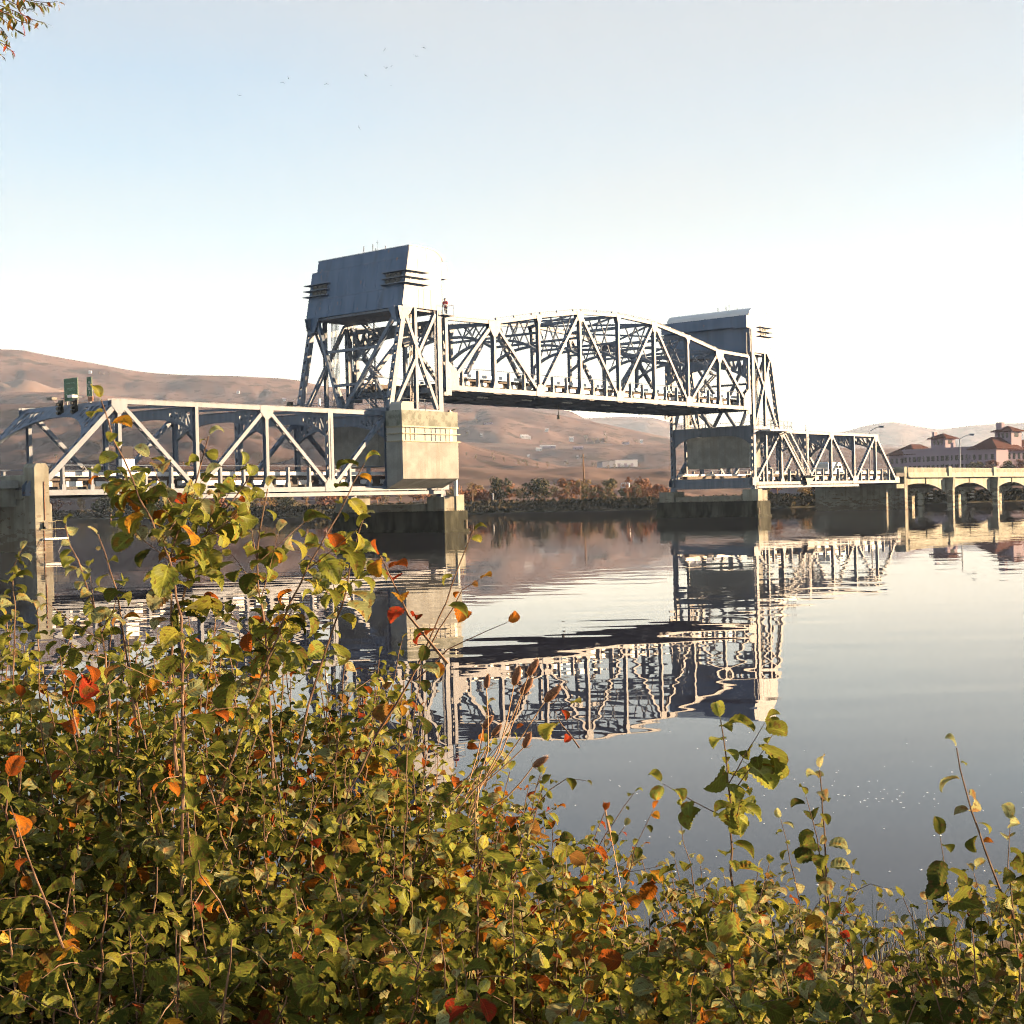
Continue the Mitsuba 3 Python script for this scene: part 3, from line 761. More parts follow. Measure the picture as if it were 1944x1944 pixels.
ch.put('roof_equipment', [bx(-2.0, -1.6, -2.2, -1.9, 11.94, 12.15), tube([(-1.7, -2.2, 12.1), (-1.25, -2.2, 12.25)], 0.1, 6)], 'black_paint')
ch.put('roof_rail', [tube([(x, -1.2, 11.9), (x, -1.2, 12.9)], 0.03, 4) for x in (-6.3, -5.4, -4.5)] + [tube([(-6.3, -1.2, 12.9), (-4.5, -1.2, 12.9)], 0.03, 4)], 'steel')
ch.put('downpipe', tube([(-1.05, -1.9, 5.4), (-1.05, -1.9, 3.6)], 0.22, 8), 'white_paint')


# ---------------------------------------------------------------- river piers
def tower_pier(label, mirror):
    th = Thing('bridge_pier', label, 'bridge pier', mirror=mirror)
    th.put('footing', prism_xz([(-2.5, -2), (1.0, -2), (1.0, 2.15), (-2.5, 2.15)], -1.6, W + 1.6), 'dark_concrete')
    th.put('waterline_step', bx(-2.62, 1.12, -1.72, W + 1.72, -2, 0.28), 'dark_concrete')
    th.put('bearing_block', bx(-0.55, 0.62, -1.5, 0.9, 2.15, 3.75), 'arch_concrete')
    th.put('bearing_block', bx(-2.2, -0.6, -1.35, 1.0, 2.15, 3.55), 'pier_concrete')
    th.put('bearing_block', bx(-2.2, 0.6, W - 1.0, W + 1.4, 2.15, 3.6), 'pier_concrete')
    th.put('pier_cap', bx(-2.3, 0.4, 1.2, W - 1.2, 2.15, 2.9), 'pier_concrete')
    # pier under the battered legs, set back, and the shaft between
    for y in (0, W):
        th.put('bearing_shoe', prism_xz([(XC - 0.5, 3.5), (XC + 0.5, 3.5), (XC + 0.25, 4.1), (XC - 0.25, 4.1)], y - 0.3, y + 0.3), 'steel')
    th.put('cross_girder', bx(XC - 0.25, XC + 0.25, 0.3, W - 0.3, 3.9, 5.3), 'steel')
    th.put('pipe_rail', [tube(q, 0.04, 5) for q in ([(0.2, -1.3, 3.75), (0.2, -1.3, 4.7)], [(0.5, -1.3, 3.75), (0.5, -1.3, 4.6)])], 'rust')
    th.put('depth_board', bx(0.62, 0.8, -1.76, -1.73, 0.3, 1.2), 'weathered_rail')
    return th


tower_pier('dark stained concrete pier under the left tower, standing in the river', False)
pr2 = tower_pier('dark stained concrete pier under the right tower, with a white depth board', True)

ab = Thing('bridge_pier', 'tall pale pier at the left edge with a small railed platform', 'bridge pier')
ab.put('pylon', prism_xz(Polygon([(-47.2, -2), (-45.78, -2), (-45.78, 3.6), (-45.98, 3.75), (-45.98, 6.4), (-46.2, 6.73), (-47.0, 6.73), (-47.2, 6.4)]), -0.75, 0.75), 'pier_concrete')
ab.put('pylon', prism_xz(Polygon([(-47.2, -2), (-45.78, -2), (-45.78, 3.6), (-45.98, 3.75), (-45.98, 6.4), (-46.2, 6.73), (-47.0, 6.73), (-47.2, 6.4)]), W - 0.75, W + 0.75), 'pier_concrete')
ab.put('pier_wall', bx(-47.1, -46.1, 0.75, W - 0.75, -2, 5.9), 'pier_concrete')
ab.put('wall_ledge', bx(-47.3, -47.1, 0.75, W - 0.75, 4.1, 4.7), 'pier_concrete')
ab.put('rust_streak_pipe', tube([(-46.42, -0.79, 5.35), (-46.42, -0.79, 2.4)], 0.035, 5), 'rust')
ab.put('conduit', tube([(-46.5, -0.79, 2.1), (-46.5, -0.79, 0.1)], 0.03, 5), 'rust')
ab.put('wall_lamp', [bx(-46.6, -46.25, -0.95, -0.75, 1.75, 2.35), bx(-46.55, -46.3, -1.05, -0.95, 1.8, 1.95)], 'black_paint')
ab.put('platform', bx(-46.6, -44.55, -1.0, -0.76, 0.95, 1.08), 'white_paint')
ab.put('platform_rail', [tube(q, 0.022, 5) for q in ([(-45.65, -0.9, 1.05), (-45.65, -0.9, 2.35), (-44.65, -0.9, 2.35), (-44.65, -0.9, 1.05)], [(-46.9, -0.95, 1.75), (-44.65, -0.9, 1.75)], [(-46.9, -0.95, 2.3), (-45.65, -0.9, 2.3)])], 'pale_trim')
ab.put('platform_brace', tube([(-44.8, -0.9, 1.0), (-45.6, -0.85, -0.3)], 0.03, 5), 'cable')
ab.put('platform_brace', tube([(-46.7, -0.9, 1.0), (-47.4, -0.85, -0.1)], 0.03, 5), 'cable')
ab.put('cable_tie', [tube([(-47.25, -0.82, z), (-45.72, -0.82, z + 0.05)], 0.015, 4) for z in (2.15, 1.6, 1.4, 0.6, 0.35)], 'cable')

ap = Thing('approach_span', 'concrete approach deck leaving the left edge of the picture', 'bridge span')
ap.put('deck', bx(-120, -47.25, 1.4, W - 1.4, 4.9, 5.5), 'concrete')
for y in (1.8, 6.0, W - 2.2):
    ap.put('girder', bx(-120, -47.25, y, y + 0.4, 3.5, 4.9), 'pier_concrete')
for x in (-75, -101):
    ap.put('column', bx(x - 0.8, x + 0.8, 2, W - 2, -2, 3.5), 'pier_concrete')

# ---------------------------------------------------------------- arched approach at the right
va = Thing('arch_viaduct', 'cream concrete viaduct on low arches at the right edge', 'bridge')
va.put('abutment_wall', bx(107.3, 110.25, 1.5, W + 1.2, -2, 4.0), 'pier_concrete')
va.put('bearing_seat', bx(107.3, 110.25, -0.3, 1.5, 3.4, 4.1), 'pier_concrete')
for y in (-0.35, W - 1.6):
    va.put('pylon', prism_xz([(110.25, -2), (111.45, -2), (111.45, 6.7), (111.3, 6.9), (110.4, 6.9), (110.25, 6.7)], y, y + 2.0), 'pier_concrete')
va.put('abutment_wall', bx(110.3, 111.4, 1.65, W - 1.6, -2, 5.2), 'pier_concrete')
PX_ = [111.45, 128.3, 149.4, 170.5, 191.6, 212.7]
for k in range(5):
    a, b = PX_[k] + (0 if k == 0 else 0.6), PX_[k + 1] - 0.6
    zs_, zc = 2.35, 4.15
    t = np.linspace(0, 1, 22)
    cx = (a + b) / 2
    arch = [(a + (b - a) * q, zs_ + (zc - zs_) * (1 - abs(2 * q - 1) ** 2.0)) for q in t]
    if k == 0:
        arch = [(x, zc - (zc - 2.6) * max(0, (x - 117.5) / (b - 117.5)) ** 2.0) if x > 117.5 else (x, zc - 0.35 * ((117.5 - x) / 6) ** 2) for x, z in arch]
    for y in (0.0, 6.3, W - 0.5):
        va.put('arch_rib', prism_xz([(a, 5.1), (b, 5.1)] + arch[::-1], y, y + 0.5), 'arch_concrete')
    va.put('crown_joint', bx(cx - 0.16, cx + 0.16, -0.12, 0.0, 4.0, 5.1), 'pier_concrete')
    va.put('fascia', bx(PX_[k], PX_[k + 1] - 0.02, -0.55, W + 0.55, 5.12, 5.95), 'arch_concrete')
    va.put('fascia_lip', bx(PX_[k], PX_[k + 1] - 0.02, -0.72, -0.55, 5.12, 5.3), 'arch_concrete')
    for y in (-0.5, W + 0.25):
        va.put('parapet', bx(PX_[k], PX_[k + 1] - 0.6, y + 0.06, y + 0.25, 5.95, 6.62), 'pier_concrete')
        va.put('parapet_cap', bx(PX_[k], PX_[k + 1] - 0.6, y, y + 0.31, 6.62, 6.74), 'arch_concrete')
    if k < 4:
        x = PX_[k + 1]
        for y, d in ((-1.3, 1), (W + 0.15, 1)):
            pc = va.put('pier_column', bx(x - 0.4, x + 0.4, y, y + 1.0, -2, 3.0), 'stained_column')
            va.put('corbel', prism_yz([(y, 3.0), (y + 1.3, 3.0), (y + 1.3, 5.1), (y - 0.15, 5.1), (y - 0.15, 4.7)], x - 0.45, x + 0.45), 'pier_concrete', parent=pc)
        va.put('pier_column', bx(x - 0.6, x + 0.6, 6.0, 7.2, -2, 3.6), 'stained_column')
        va.put('parapet_post', bx(x - 0.6, x + 0.7, -0.78, -0.4, 5.3, 6.95), 'arch_concrete')
        va.put('cross_beam', bx(x - 0.5, x + 0.5, 0.2, W - 0.2, 3.4, 5.1), 'pier_concrete')
va.put('road_slab', bx(107.3, 212, -0.3, W + 0.3, 5.3, 5.9), 'asphalt')
for x in (118.0, 139.5, 160.5):
    for z in (1.35, 2.0, 2.6):
        va.put('bracing_plank', bx(x + 12.0, x + 13.6, W - 0.2, W + 0.1, z - 0.1, z + 0.12), 'white_paint')


# ---------------------------------------------------------------- signs, signals and small things on the bridge
def sign(name, y0, y1, z0, z1, x, label, lines):
    th = Thing(name, label, 'road sign')
    th.put('panel', bx(x - 0.03, x + 0.03, y0, y1, z0, z1), 'sign_green')
    b = 0.05
    th.put('border', [bx(x - 0.045, x - 0.03, y0 + b, y1 - b, z, z + 0.03) for z in (z0 + b, z1 - b - 0.03)] + [bx(x - 0.045, x - 0.03, y, y + 0.03, z0 + b + 0.03, z1 - b - 0.03) for y in (y0 + b, y1 - b - 0.03)], 'sign_dim')
    for yy in (y0 + 0.25, y1 - 0.25):
        th.put('bracket', tube([(x + 0.06, yy, ZT), (x + 0.06, yy, z1 - 0.1)], 0.04, 5), 'cable')
    return th


mat('shed_grey', (0.20, 0.20, 0.23), 0.7)
mat('sign_dim', (0.055, 0.15, 0.10), 0.5)
XS = NX[1] - 0.45
sg = sign('road_sign', 4.75, 6.7, 12.1, 13.97, XS, 'large dark green road sign above the portal of the left truss span', 3)
# rows of worn lettering that cannot be read at this distance are bars of dull print
for k, (za, ya, yb) in enumerate(((13.52, 5.05, 6.35), (13.08, 5.2, 6.3), (12.95, 5.1, 5.9), (12.6, 5.15, 6.3))):
    sg.put('print_line', [bx(XS - 0.04, XS - 0.031, y, y + 0.13, za, za + 0.10) for y in np.arange(ya, yb, 0.19)], 'sign_dim', kind='stuff')
sg2 = sign('road_sign', 2.76, 3.46, 12.32, 13.87, XS, 'narrow tall green sign with a pale route shield, right of the large sign', 1)
ring = Point(0, 0).buffer(0.25, 10).difference(Point(0, 0).buffer(0.17, 10))
v, f = poly_ext(affinity.scale(ring, 0.85, 1.25), 0.012)
sg2.put('shield', (np.stack([XS - 0.045 + v[:, 2], 3.11 + v[:, 0], 13.22 + v[:, 1]], 1), f[:, ::-1]), 'sign_print')
sg2.put('print_line', [bx(XS - 0.042, XS - 0.031, 2.95, 3.27, 12.82, 12.93), bx(XS - 0.042, XS - 0.031, 3.04, 3.2, 13.2, 13.3)], 'sign_print', kind='stuff')
sg2.put('arrow', [bx(XS - 0.042, XS - 0.031, 3.08, 3.14, 12.45, 12.62), prism_yz([(2.99, 12.6), (3.23, 12.6), (3.11, 12.72)], XS - 0.042, XS - 0.031)], 'sign_print')
sg2.put('bracket', bx(XS + 0.03, XS + 0.12, 2.8, 3.42, 11.9, 12.3), 'rust')


def signal(y, label):
    th = Thing('traffic_signal', label, 'traffic signal', mirror=False)
    x = XS - 0.5
    th.put('housing', bx(x - 0.12, x + 0.16, y - 0.2, y + 0.2, 10.95, 12.1), 'black_paint')
    th.put('backplate', bx(x + 0.02, x + 0.05, y - 0.36, y + 0.36, 10.85, 12.2), 'black_paint')
    for k in range(3):
        v, f = tube([(x - 0.12, y, 11.85 - k * 0.36), (x - 0.36, y, 11.83 - k * 0.36)], 0.15, 10)
        th.put('lens_hood', (v, f), 'black_paint')
    th.put('hanger', tube([(x + 0.1, y, 12.1), (x + 0.1, y, 12.35), (XS + 0.2, y, 12.35)], 0.04, 5), 'cable')


signal(6.55, 'left one of the two black traffic signals hung on the portal of the left span')
signal(4.5, 'right one of the two black traffic signals hung on the portal of the left span')
for y, lab in ((7.7, 'grey floodlight on the portal left of the large green sign'), (4.75, 'pale floodlight on the portal below the large green sign')):
    th = Thing('floodlight', lab, 'floodlight')
    th.put('head', bx(XS - 0.8, XS - 0.3, y - 0.35, y + 0.35, 12.28, 12.5), 'black_paint' if y > 7 else 'white_paint')
    th.put('bracket', tube([(XS - 0.5, y, 12.3), (XS, y, 11.95)], 0.05, 5), 'cable')
th = Thing('lamp_fitting', 'round dark lamp beside the outer leg of the left tower', 'lamp')
th.put('lamp_head', tube([(-9.2, W + 0.4, 13.1), (-9.2, W + 0.4, 13.65)], 0.33, 10), 'black_paint')
th.put('bracket', tube([(-9.2, W + 0.2, 13.3), (-8.3, W, 13.3)], 0.06, 5), 'cable')
th = Thing('equipment_cabinet', 'white equipment cabinet on a bracketed shelf of the left span', 'cabinet')
xc = NX[1] + 0.2
th.put('cabinet_box', bx(xc - 0.45, xc + 0.75, -0.75, -0.3, ZB + 1.75, ZB + 2.6), 'white_paint')
th.put('panel_board', bx(xc - 0.45, xc + 0.6, -0.73, -0.66, ZB + 2.62, ZB + 3.6), 'dark_cloth')
th.put('shelf', bx(xc - 0.5, xc + 2.3, -1.0, -0.25, ZB + 1.35, ZB + 1.5), 'white_paint')
th.put('shelf_brace', beam((xc - 0.2, -0.5, ZB + 0.2), (xc + 0.5, -0.6, ZB + 1.35), 0.05, 0.05), 'steel')
for k, (py, px) in enumerate(((876.5, 160), (876, 163.5), (877, 168), (875.8, 172), (876.4, 176), (876, 183), (876.6, 188), (875.5, 193))):
    pass


def bird_mesh(span, dih, sweep=0.25):
    b = trimesh.creation.icosphere(1, 1.0); b.apply_scale([0.16 * span, 0.05 * span, 0.045 * span])
    vs = [(np.asarray(b.vertices), np.asarray(b.faces))]
    hd = trimesh.creation.icosphere(1, 0.04 * span); hd.apply_translation([0.17 * span, 0, 0.012 * span]); vs.append((np.asarray(hd.vertices), np.asarray(hd.faces)))
    for s in (-1, 1):
        w1, w2 = 0.22 * span, 0.5 * span
        z1, z2 = math.sin(dih) * w1, math.sin(dih) * w1 + math.sin(dih * 0.3) * (w2 - w1)
        q = [(0.07 * span, 0, 0.01), (-0.06 * span, 0, 0.01), (0.08 * span, s * w1, z1), (-0.05 * span, s * w1, z1), (-0.03 * span, s * w2, z2)]
        up = [(x, y, z + 0.012 * span) for x, y, z in q]
        vs.append((np.array(q + up), np.array([[0, 1, 3], [0, 3, 2], [2, 3, 4], [5, 8, 6], [5, 7, 8], [7, 9, 8], [0, 2, 7], [0, 7, 5], [2, 4, 9], [2, 9, 7], [4, 3, 8], [4, 8, 9], [3, 1, 6], [3, 6, 8]])))
    tl = np.array([(-0.14 * span, 0.02 * span, 0), (-0.14 * span, -0.02 * span, 0), (-0.26 * span, 0.045 * span, 0), (-0.26 * span, -0.045 * span, 0.0)])
    vs.append((np.vstack([tl, tl + [0, 0, 0.01]]), np.array([[0, 1, 3], [0, 3, 2], [4, 7, 5], [4, 6, 7], [2, 3, 7], [2, 7, 6]])))
    return cat(vs)


def place(mesh, p, rz, tilt=0.0):
    v, f = mesh
    c, s = math.cos(rz), math.sin(rz)
    ct, st = math.cos(tilt), math.sin(tilt)
    v = v @ np.array([[1, 0, 0], [0, ct, st], [0, -st, ct]])
    return v @ np.array([[c, s, 0], [-s, c, 0], [0, 0, 1]]) + np.asarray(p), f


FLOCK = [(453.7, 181.5, .5, .3, 'lowest bird at the left end of the flock'), (535.5, 156, -.35, 0, 'bird with drooping wings left of its tilted neighbour'), (547.5, 149.5, .5, 1.0, 'steeply tilted bird in the left pair of the flock'),
         (620, 158.5, -.6, 0, 'dark bird alone in the middle of the flock'), (694.5, 144, .2, .3, 'flat winged bird between the middle and the right of the flock'), (732, 129.5, .75, .3, 'bird with raised wings left of a small close neighbour'),
         (743.5, 125.5, .1, -.5, 'small tilted bird close to the right of a bird with raised wings'), (741, 161.5, 0.1, 0, 'smallest bird at the lower right of the flock'), (730.5, 94, .1, -.9, 'dark bird at the top, left of the last pair'),
         (789.5, 107, .8, .3, 'bird with raised wings below the topmost bird at the right'), (804, 90, -.5, 0, 'topmost bird with drooping wings at the right end of the flock'), (682, 243, .1, 1.1, 'pale small bird far below the rest of the flock')]
for k, (px, py, dih, tilt, lab) in enumerate(FLOCK):
    sp = (0.62, 0.7, 0.7, 0.7, 0.68, 0.75, 0.5, 0.4, 0.62, 0.75, 0.8, 0.7)[k]
    single('flying_bird', place(bird_mesh(sp * 1.45, dih), P(px, py, 240 + 5 * k), 0.9 + 0.5 * math.sin(k * 2.1), tilt), 'bird_black', lab, 'bird', 'birds flying in the sky above the left tower')
ROW = [160, 164, 169, 172.5, 176.5, 183, 187.5, 193]
for k, px in enumerate(ROW):
    d0 = (W - 0.5 - CAM[1])
    # birds perched on the far railing pipe: the pipe's own line, at the place seen past px
    u = FWD + RIGHT * (px - 972) / FOC - UP * (876 - 972) / FOC
    xx = CAM[0] + u[0] * d0 / u[1]
    b = trimesh.creation.icosphere(1, 1.0); b.apply_scale([0.16, 0.085, 0.10]); b.apply_transform(trimesh.transformations.rotation_matrix(-0.7, [0, 1, 0]))
    hd = trimesh.creation.icosphere(1, 0.06); hd.apply_translation([0.1, 0, 0.17])
    tl = trimesh.creation.box([0.16, 0.05, 0.02]); tl.apply_translation([-0.17, 0, -0.12])
    m = cat([(np.asarray(q.vertices), np.asarray(q.faces)) for q in (b, hd, tl)])
    single('perched_bird', place(m, (xx, W - 0.2, ZB + 2.28), k * 1.3), 'bird_black', 'small dark bird perched in the row on the far railing of the left span', 'bird', 'birds in a row on the far railing')


# ---------------------------------------------------------------- people
def person_mesh(h, pose):
    import manifold3d as m3
    k = h / 1.75
    J = {'head': (0.03, 0, 1.63, .10), 'neck': (0.0, 0, 1.48, .055), 'chest': (0, 0, 1.30, .145), 'waist': (0, 0, 1.05, .125), 'hip': (0, 0, .93, .135)}
    for s, n in ((-1, 'l'), (1, 'r')):
        J['sh' + n] = (0, s * .18, 1.40, .065); J['el' + n] = (-.03 + pose * .08, s * .24, 1.13, .045); J['wr' + n] = (.10 + pose * .12, s * .21, .93, .034); J['ha' + n] = (.15 + pose * .13, s * .2, .86, .042)
        J['hp' + n] = (0, s * .09, .90, .095); J['kn' + n] = (.03 * s + .02, s * .11, .49, .062); J['an' + n] = (-.02 + .05 * s, s * .12, .09, .043); J['to' + n] = (.12 + .05 * s, s * .13, .045, .04)
    if pose:
        for q in ('head', 'neck', 'chest', 'shl', 'shr'):
            x, y, z, r = J[q]; J[q] = (x + 0.22 * (z - 0.95), y, z - 0.03, r)
    def sp(q):
        x, y, z, r = J[q]; return m3.Manifold.sphere(r * k, 14).translate([x * k, y * k, z * k])
    def hull(pairs):
        out = m3.Manifold()
        for a, b in pairs: out = out + m3.Manifold.batch_hull([sp(a), sp(b)])
        return out
    body = hull([('head', 'head'), ('head', 'neck'), ('neck', 'chest'), ('chest', 'waist'), ('waist', 'hip'), ('chest', 'shl'), ('chest', 'shr'), ('hip', 'hpl'), ('hip', 'hpr')] + [(a + n, b + n) for n in 'lr' for a, b in (('sh', 'el'), ('el', 'wr'), ('wr', 'ha'), ('hp', 'kn'), ('kn', 'an'), ('an', 'to'))])
    def grow(pairs, g):
        out = m3.Manifold()
        for a, b in pairs:
            q = []
            for e in (a, b):
                x, y, z, r = J[e]; q.append(m3.Manifold.sphere((r + g) * k, 14).translate([x * k, y * k, z * k]))
            out = out + m3.Manifold.batch_hull(q)
        return out
    top = grow([('chest', 'waist'), ('chest', 'shl'), ('chest', 'shr'), ('waist', 'hip'), ('shl', 'ell'), ('shr', 'elr')], 0.016)
    low = grow([('hip', 'hpl'), ('hip', 'hpr'), ('hpl', 'knl'), ('hpr', 'knr')] , 0.014)
    boots = grow([('anl', 'tol'), ('anr', 'tor'), ('knl', 'anl'), ('knr', 'anr')], 0.008)
    x, y, z, r = J['head']
    hair = m3.Manifold.sphere((r + .012) * k, 16).translate([(x - .015) * k, y * k, (z + .02) * k]).trim_by_plane([0.25, 0, 1], (z + .01) * k)
    nose = m3.Manifold.sphere(.02 * k, 8).translate([(x + r) * k, 0, z * k])
    return [('body', body + nose, 'skin'), ('shirt', top, None), ('trousers', low, 'dark_cloth'), ('boots', boots, 'dark_cloth'), ('hair', hair, 'hair')]


def person(p, h, rz, pose, shirt, label):
    th = Thing('person', label, 'person')
    for n, m, mt in person_mesh(h, pose):
        q = m.to_mesh()
        th.put(n, place((q.vert_properties[:, :3], q.tri_verts), p, rz), mt or shirt, smooth=50)
    return th


pp = person((0.05, -0.15, LT[0] + 0.27), 1.74, math.radians(195), 1, 'red_cloth', 'person in a red top leaning at the left end of the raised span')
pp.put('belt', place(bx(-0.0, 0.29, -0.17, 0.17, 0.985, 1.05), (0.05, -0.15, LT[0] + 0.27), math.radians(195)), 'white_paint')
person((-0.22, 0.55, LT[0] + 0.27), 1.68, math.radians(150), 0, 'red_cloth', 'person in dark red half hidden by the corner of the left machinery house')


# ---------------------------------------------------------------- vehicles on the right span
def vehicle(name, label, cat_, x, y, z, L, H, Wd, kind, paint):
    th = Thing(name, label, cat_)
    if kind == 'van':
        prof = [(-L / 2, .35), (L / 2, .35), (L / 2, 1.0), (L / 2 - .9, 1.25), (L / 2 - 1.5, H - .35), (L / 2 - 2.1, H), (-L / 2 + .5, H), (-L / 2 + .12, H - .25), (-L / 2, 1.2)]
    else:
        prof = [(-L / 2, .35), (L / 2, .35), (L / 2, .75), (L / 2 - 1.0, .95), (L / 2 - 1.8, H), (-L / 2 + 1.2, H), (-L / 2 + .3, 1.0), (-L / 2, .9)]
    th.put('body', prism_xz([(x + a, z + b) for a, b in prof], y, y + Wd), paint)
    for k, a in enumerate((-L / 2 + .8, L / 2 - .9)):
        for yy in (y - 0.02, y + Wd - 0.2):
            w = th.put('wheel', tube([(x + a, yy, z + .36), (x + a, yy + .22, z + .36)], .36, 14), 'rubber')
            th.put('rim', tube([(x + a, yy - .01, z + .36), (x + a, yy, z + .36)], .2, 10), 'white_paint', parent=w)
    hw = H - (0.95 if kind == 'van' else 0.45)
    th.put('side_window', bx(x + L / 2 - 2.5, x + L / 2 - 1.75, y - 0.015, y + 0.01, z + hw, z + hw + .35), 'glass')
    th.put('side_window', bx(x + L / 2 - 3.4, x + L / 2 - 2.65, y - 0.015, y + 0.01, z + hw, z + hw + .35), 'glass')
    th.put('headlight', bx(x + L / 2 - .02, x + L / 2 + .03, y + .15, y + .45, z + .7, z + .9), 'glass')
    th.put('bumper', bx(x + L / 2, x + L / 2 + .08, y + .1, y + Wd - .1, z + .36, z + .6), 'black_paint')
    return th


vehicle('delivery_van', 'white high roofed van crossing the right truss span', 'van', 93.0, 3.0, ZB + 0.42, 6.2, 2.75, 2.0, 'van', 'white_paint')
vehicle('parked_car', 'white car nearer the stone arches on the right truss span', 'car', 102.3, 3.3, ZB + 0.42, 4.4, 1.45, 1.75, 'car', 'white_paint')

# stairs on the outside of the right span and the walkway they start from
st = Thing('access_stair', 'steep metal stair from the right tower down to the deck of the right span', 'stair')
A_, B_ = np.array([69.2, -1.25, 11.75]), np.array([75.6, -1.25, 5.6])
for e in (-0.42, 0.42):
    st.put('stringer_plate', beam(A_ + [0, e, 0], B_ + [0, e, 0], 0.05, 0.28, (0, 1, 0)), 'steel')
    st.put('handrail', [tube([A_ + [0, e, 1.0], B_ + [0, e, 1.0]], 0.028, 5), tube([A_ + [0, e, 0.55], B_ + [0, e, 0.55]], 0.022, 5)] + [tube([A_ + (B_ - A_) * q + [0, e, 0], A_ + (B_ - A_) * q + [0, e, 1.0]], 0.022, 5) for q in np.linspace(0.02, 0.98, 6)], 'steel')
for q in np.linspace(0.02, 0.98, 28):
    c = A_ + (B_ - A_) * q
    st.put('tread', bx(c[0] - .12, c[0] + .12, c[1] - .4, c[1] + .4, c[2] - .02, c[2] + .02), 'steel')
st.put('landing', [bx(75.3, 78.6, -1.75, -0.4, 5.45, 5.55)], 'steel')
st.put('landing_bracket', prism_xz([(75.2, 5.45), (78.4, 5.45), (76.6, 4.2), (75.9, 4.2)], -0.8, -0.5), 'black_paint')
st.put('landing_rail', [tube(q, 0.028, 5) for q in ([(75.4, -1.72, 6.5), (78.5, -1.72, 6.5), (78.5, -0.4, 6.5)], [(75.4, -1.72, 6.05), (78.5, -1.72, 6.05)], [(78.5, -1.72, 5.5), (78.5, -1.72, 6.5)], [(77, -1.72, 5.5), (77, -1.72, 6.5)])], 'steel')
wk = Thing('walkway', 'light walkway with a railing at the foot of the right tower', 'walkway')
wk.put('walkway_floor', bx(63.6, 69.9, -1.8, -0.35, 11.65, 11.85), 'white_paint')
wk.put('walkway_rail', [tube([(63.7, -1.75, z), (69.8, -1.75, z)], 0.035, 5) for z in (12.35, 12.95)], 'steel')
for x in np.linspace(63.7, 69.8, 6):
    wk.put('rail_post', tube([(x, -1.75, 11.85), (x, -1.75, 12.95)], 0.035, 5), 'steel')
wk.put('walkway_bracket', [beam((x, -1.75, 11.6), (x, -0.2, 11.1), 0.1, 0.1, (1, 0, 0)) for x in (64.5, 68.5)], 'steel')
for px, py0, py1 in ((1520.5, 806, 815),):
    th = Thing('small_mast', 'thin mast on the top chord of the right span', 'mast')
    th.put('pole', [tube([(77.3, 0, ZT + .2), (77.3, 0, ZT + 1.1)], 0.04, 5), bx(77.2, 78.0, -.1, .1, ZT + .2, ZT + .42)], 'cable')


# ---------------------------------------------------------------- the far bank: lamps, poles, houses, trees
def street_lamp(px, ytop, d, zbase, label, ydeck):
    th = Thing('street_lamp', label, 'street lamp')
    b = ground_at(px, d, zbase); top = P(px, ytop, d)[2]
    r = np.array([RIGHT[0], RIGHT[1], 0]) / np.hypot(RIGHT[0], RIGHT[1])
    s = d / FOC
    th.put('pole', tube([b, [b[0], b[1], top - 1.0]], 0.13, 8, 0.09), 'steel')
    th.put('arm', tube([[b[0], b[1], top - 1.1]] + [np.array([b[0], b[1], top - 1.0]) + r * 20 * s * q + [0, 0, 0.75 * math.sin(q * 1.5)] for q in np.linspace(0.1, 1, 7)], 0.06, 6), 'steel')
    c = np.array([b[0], b[1], top - 0.25]) + r * 24 * s
    v, f = cat([beam(c - r * 5 * s, c + r * 3 * s, 0.35, 0.16, (0, 0, 1))]); th.put('lamp_head', (v, f), 'steel')


street_lamp(1653, 808, 236, 5.5, 'street lamp with a curved arm over the end of the right truss span', 880)
street_lamp(1824, 823, 255, 5.5, 'street lamp with a curved arm above the stone arches, before the red roofed building', 890)


def pole(px, y0, y1, d, r, m, label, bars=0, name='wooden_pole'):
    th = Thing(name, label, 'pole')
    z0, z1 = P(px, y1, d)[2], P(px, y0, d)[2]
    b = ground_at(px, d)
    th.put('pole', tube([[b[0], b[1], z0], [b[0], b[1], z1]], r, 7, r * 0.8), m)
    R_ = np.array([RIGHT[0], RIGHT[1], 0])
    for k in range(bars):
        c = np.array([b[0], b[1], z0 + (z1 - z0) * (0.93 - 0.1 * k)])
        th.put('cross_arm', beam(c - R_ * 0.9, c + R_ * 0.9, 0.12, 0.12, (0, 0, 1)), m)


pole(1109, 862, 948, 372, 0.22, 'wood_pole', 'tall brown wooden pole before the orange trees of the far bank', 1)
pole(1102, 913, 952, 345, 0.13, 'wood_pole', 'short brown post at the water below the tall wooden pole')
pole(936, 936, 954, 345, 0.12, 'white_paint', 'white post left of the dark green trees on the far bank', name='bank_post')
pole(1190, 923, 950, 330, 0.12, 'wood_pole', 'post below the pale frame near the right pier', name='bank_post')
pole(1213, 925, 950, 330, 0.10, 'wood_pole', 'thin post just left of the right pier', name='bank_post')
pole(611, 757, 770, 122, 0.12, 'white_paint', 'short white post standing on the left truss span beside the tower', name='bank_post')
th = Thing('signal_frame', 'pale square sign frame on posts among the orange trees of the far bank', 'sign')
c = P(1187, 921, 333)
Rv = np.array([RIGHT[0], RIGHT[1], 0])
th.put('frame', [beam(c - Rv * 0.9 + [0, 0, a], c + Rv * 0.9 + [0, 0, a], 0.16, 0.16, (0, 0, 1)) for a in (-0.5, 0.5)] + [beam(c + Rv * e + [0, 0, -0.5], c + Rv * e + [0, 0, 0.5], 0.2, 0.2, (1, 0, 0)) for e in (-0.9, 0.0, 0.9)], 'white_paint')


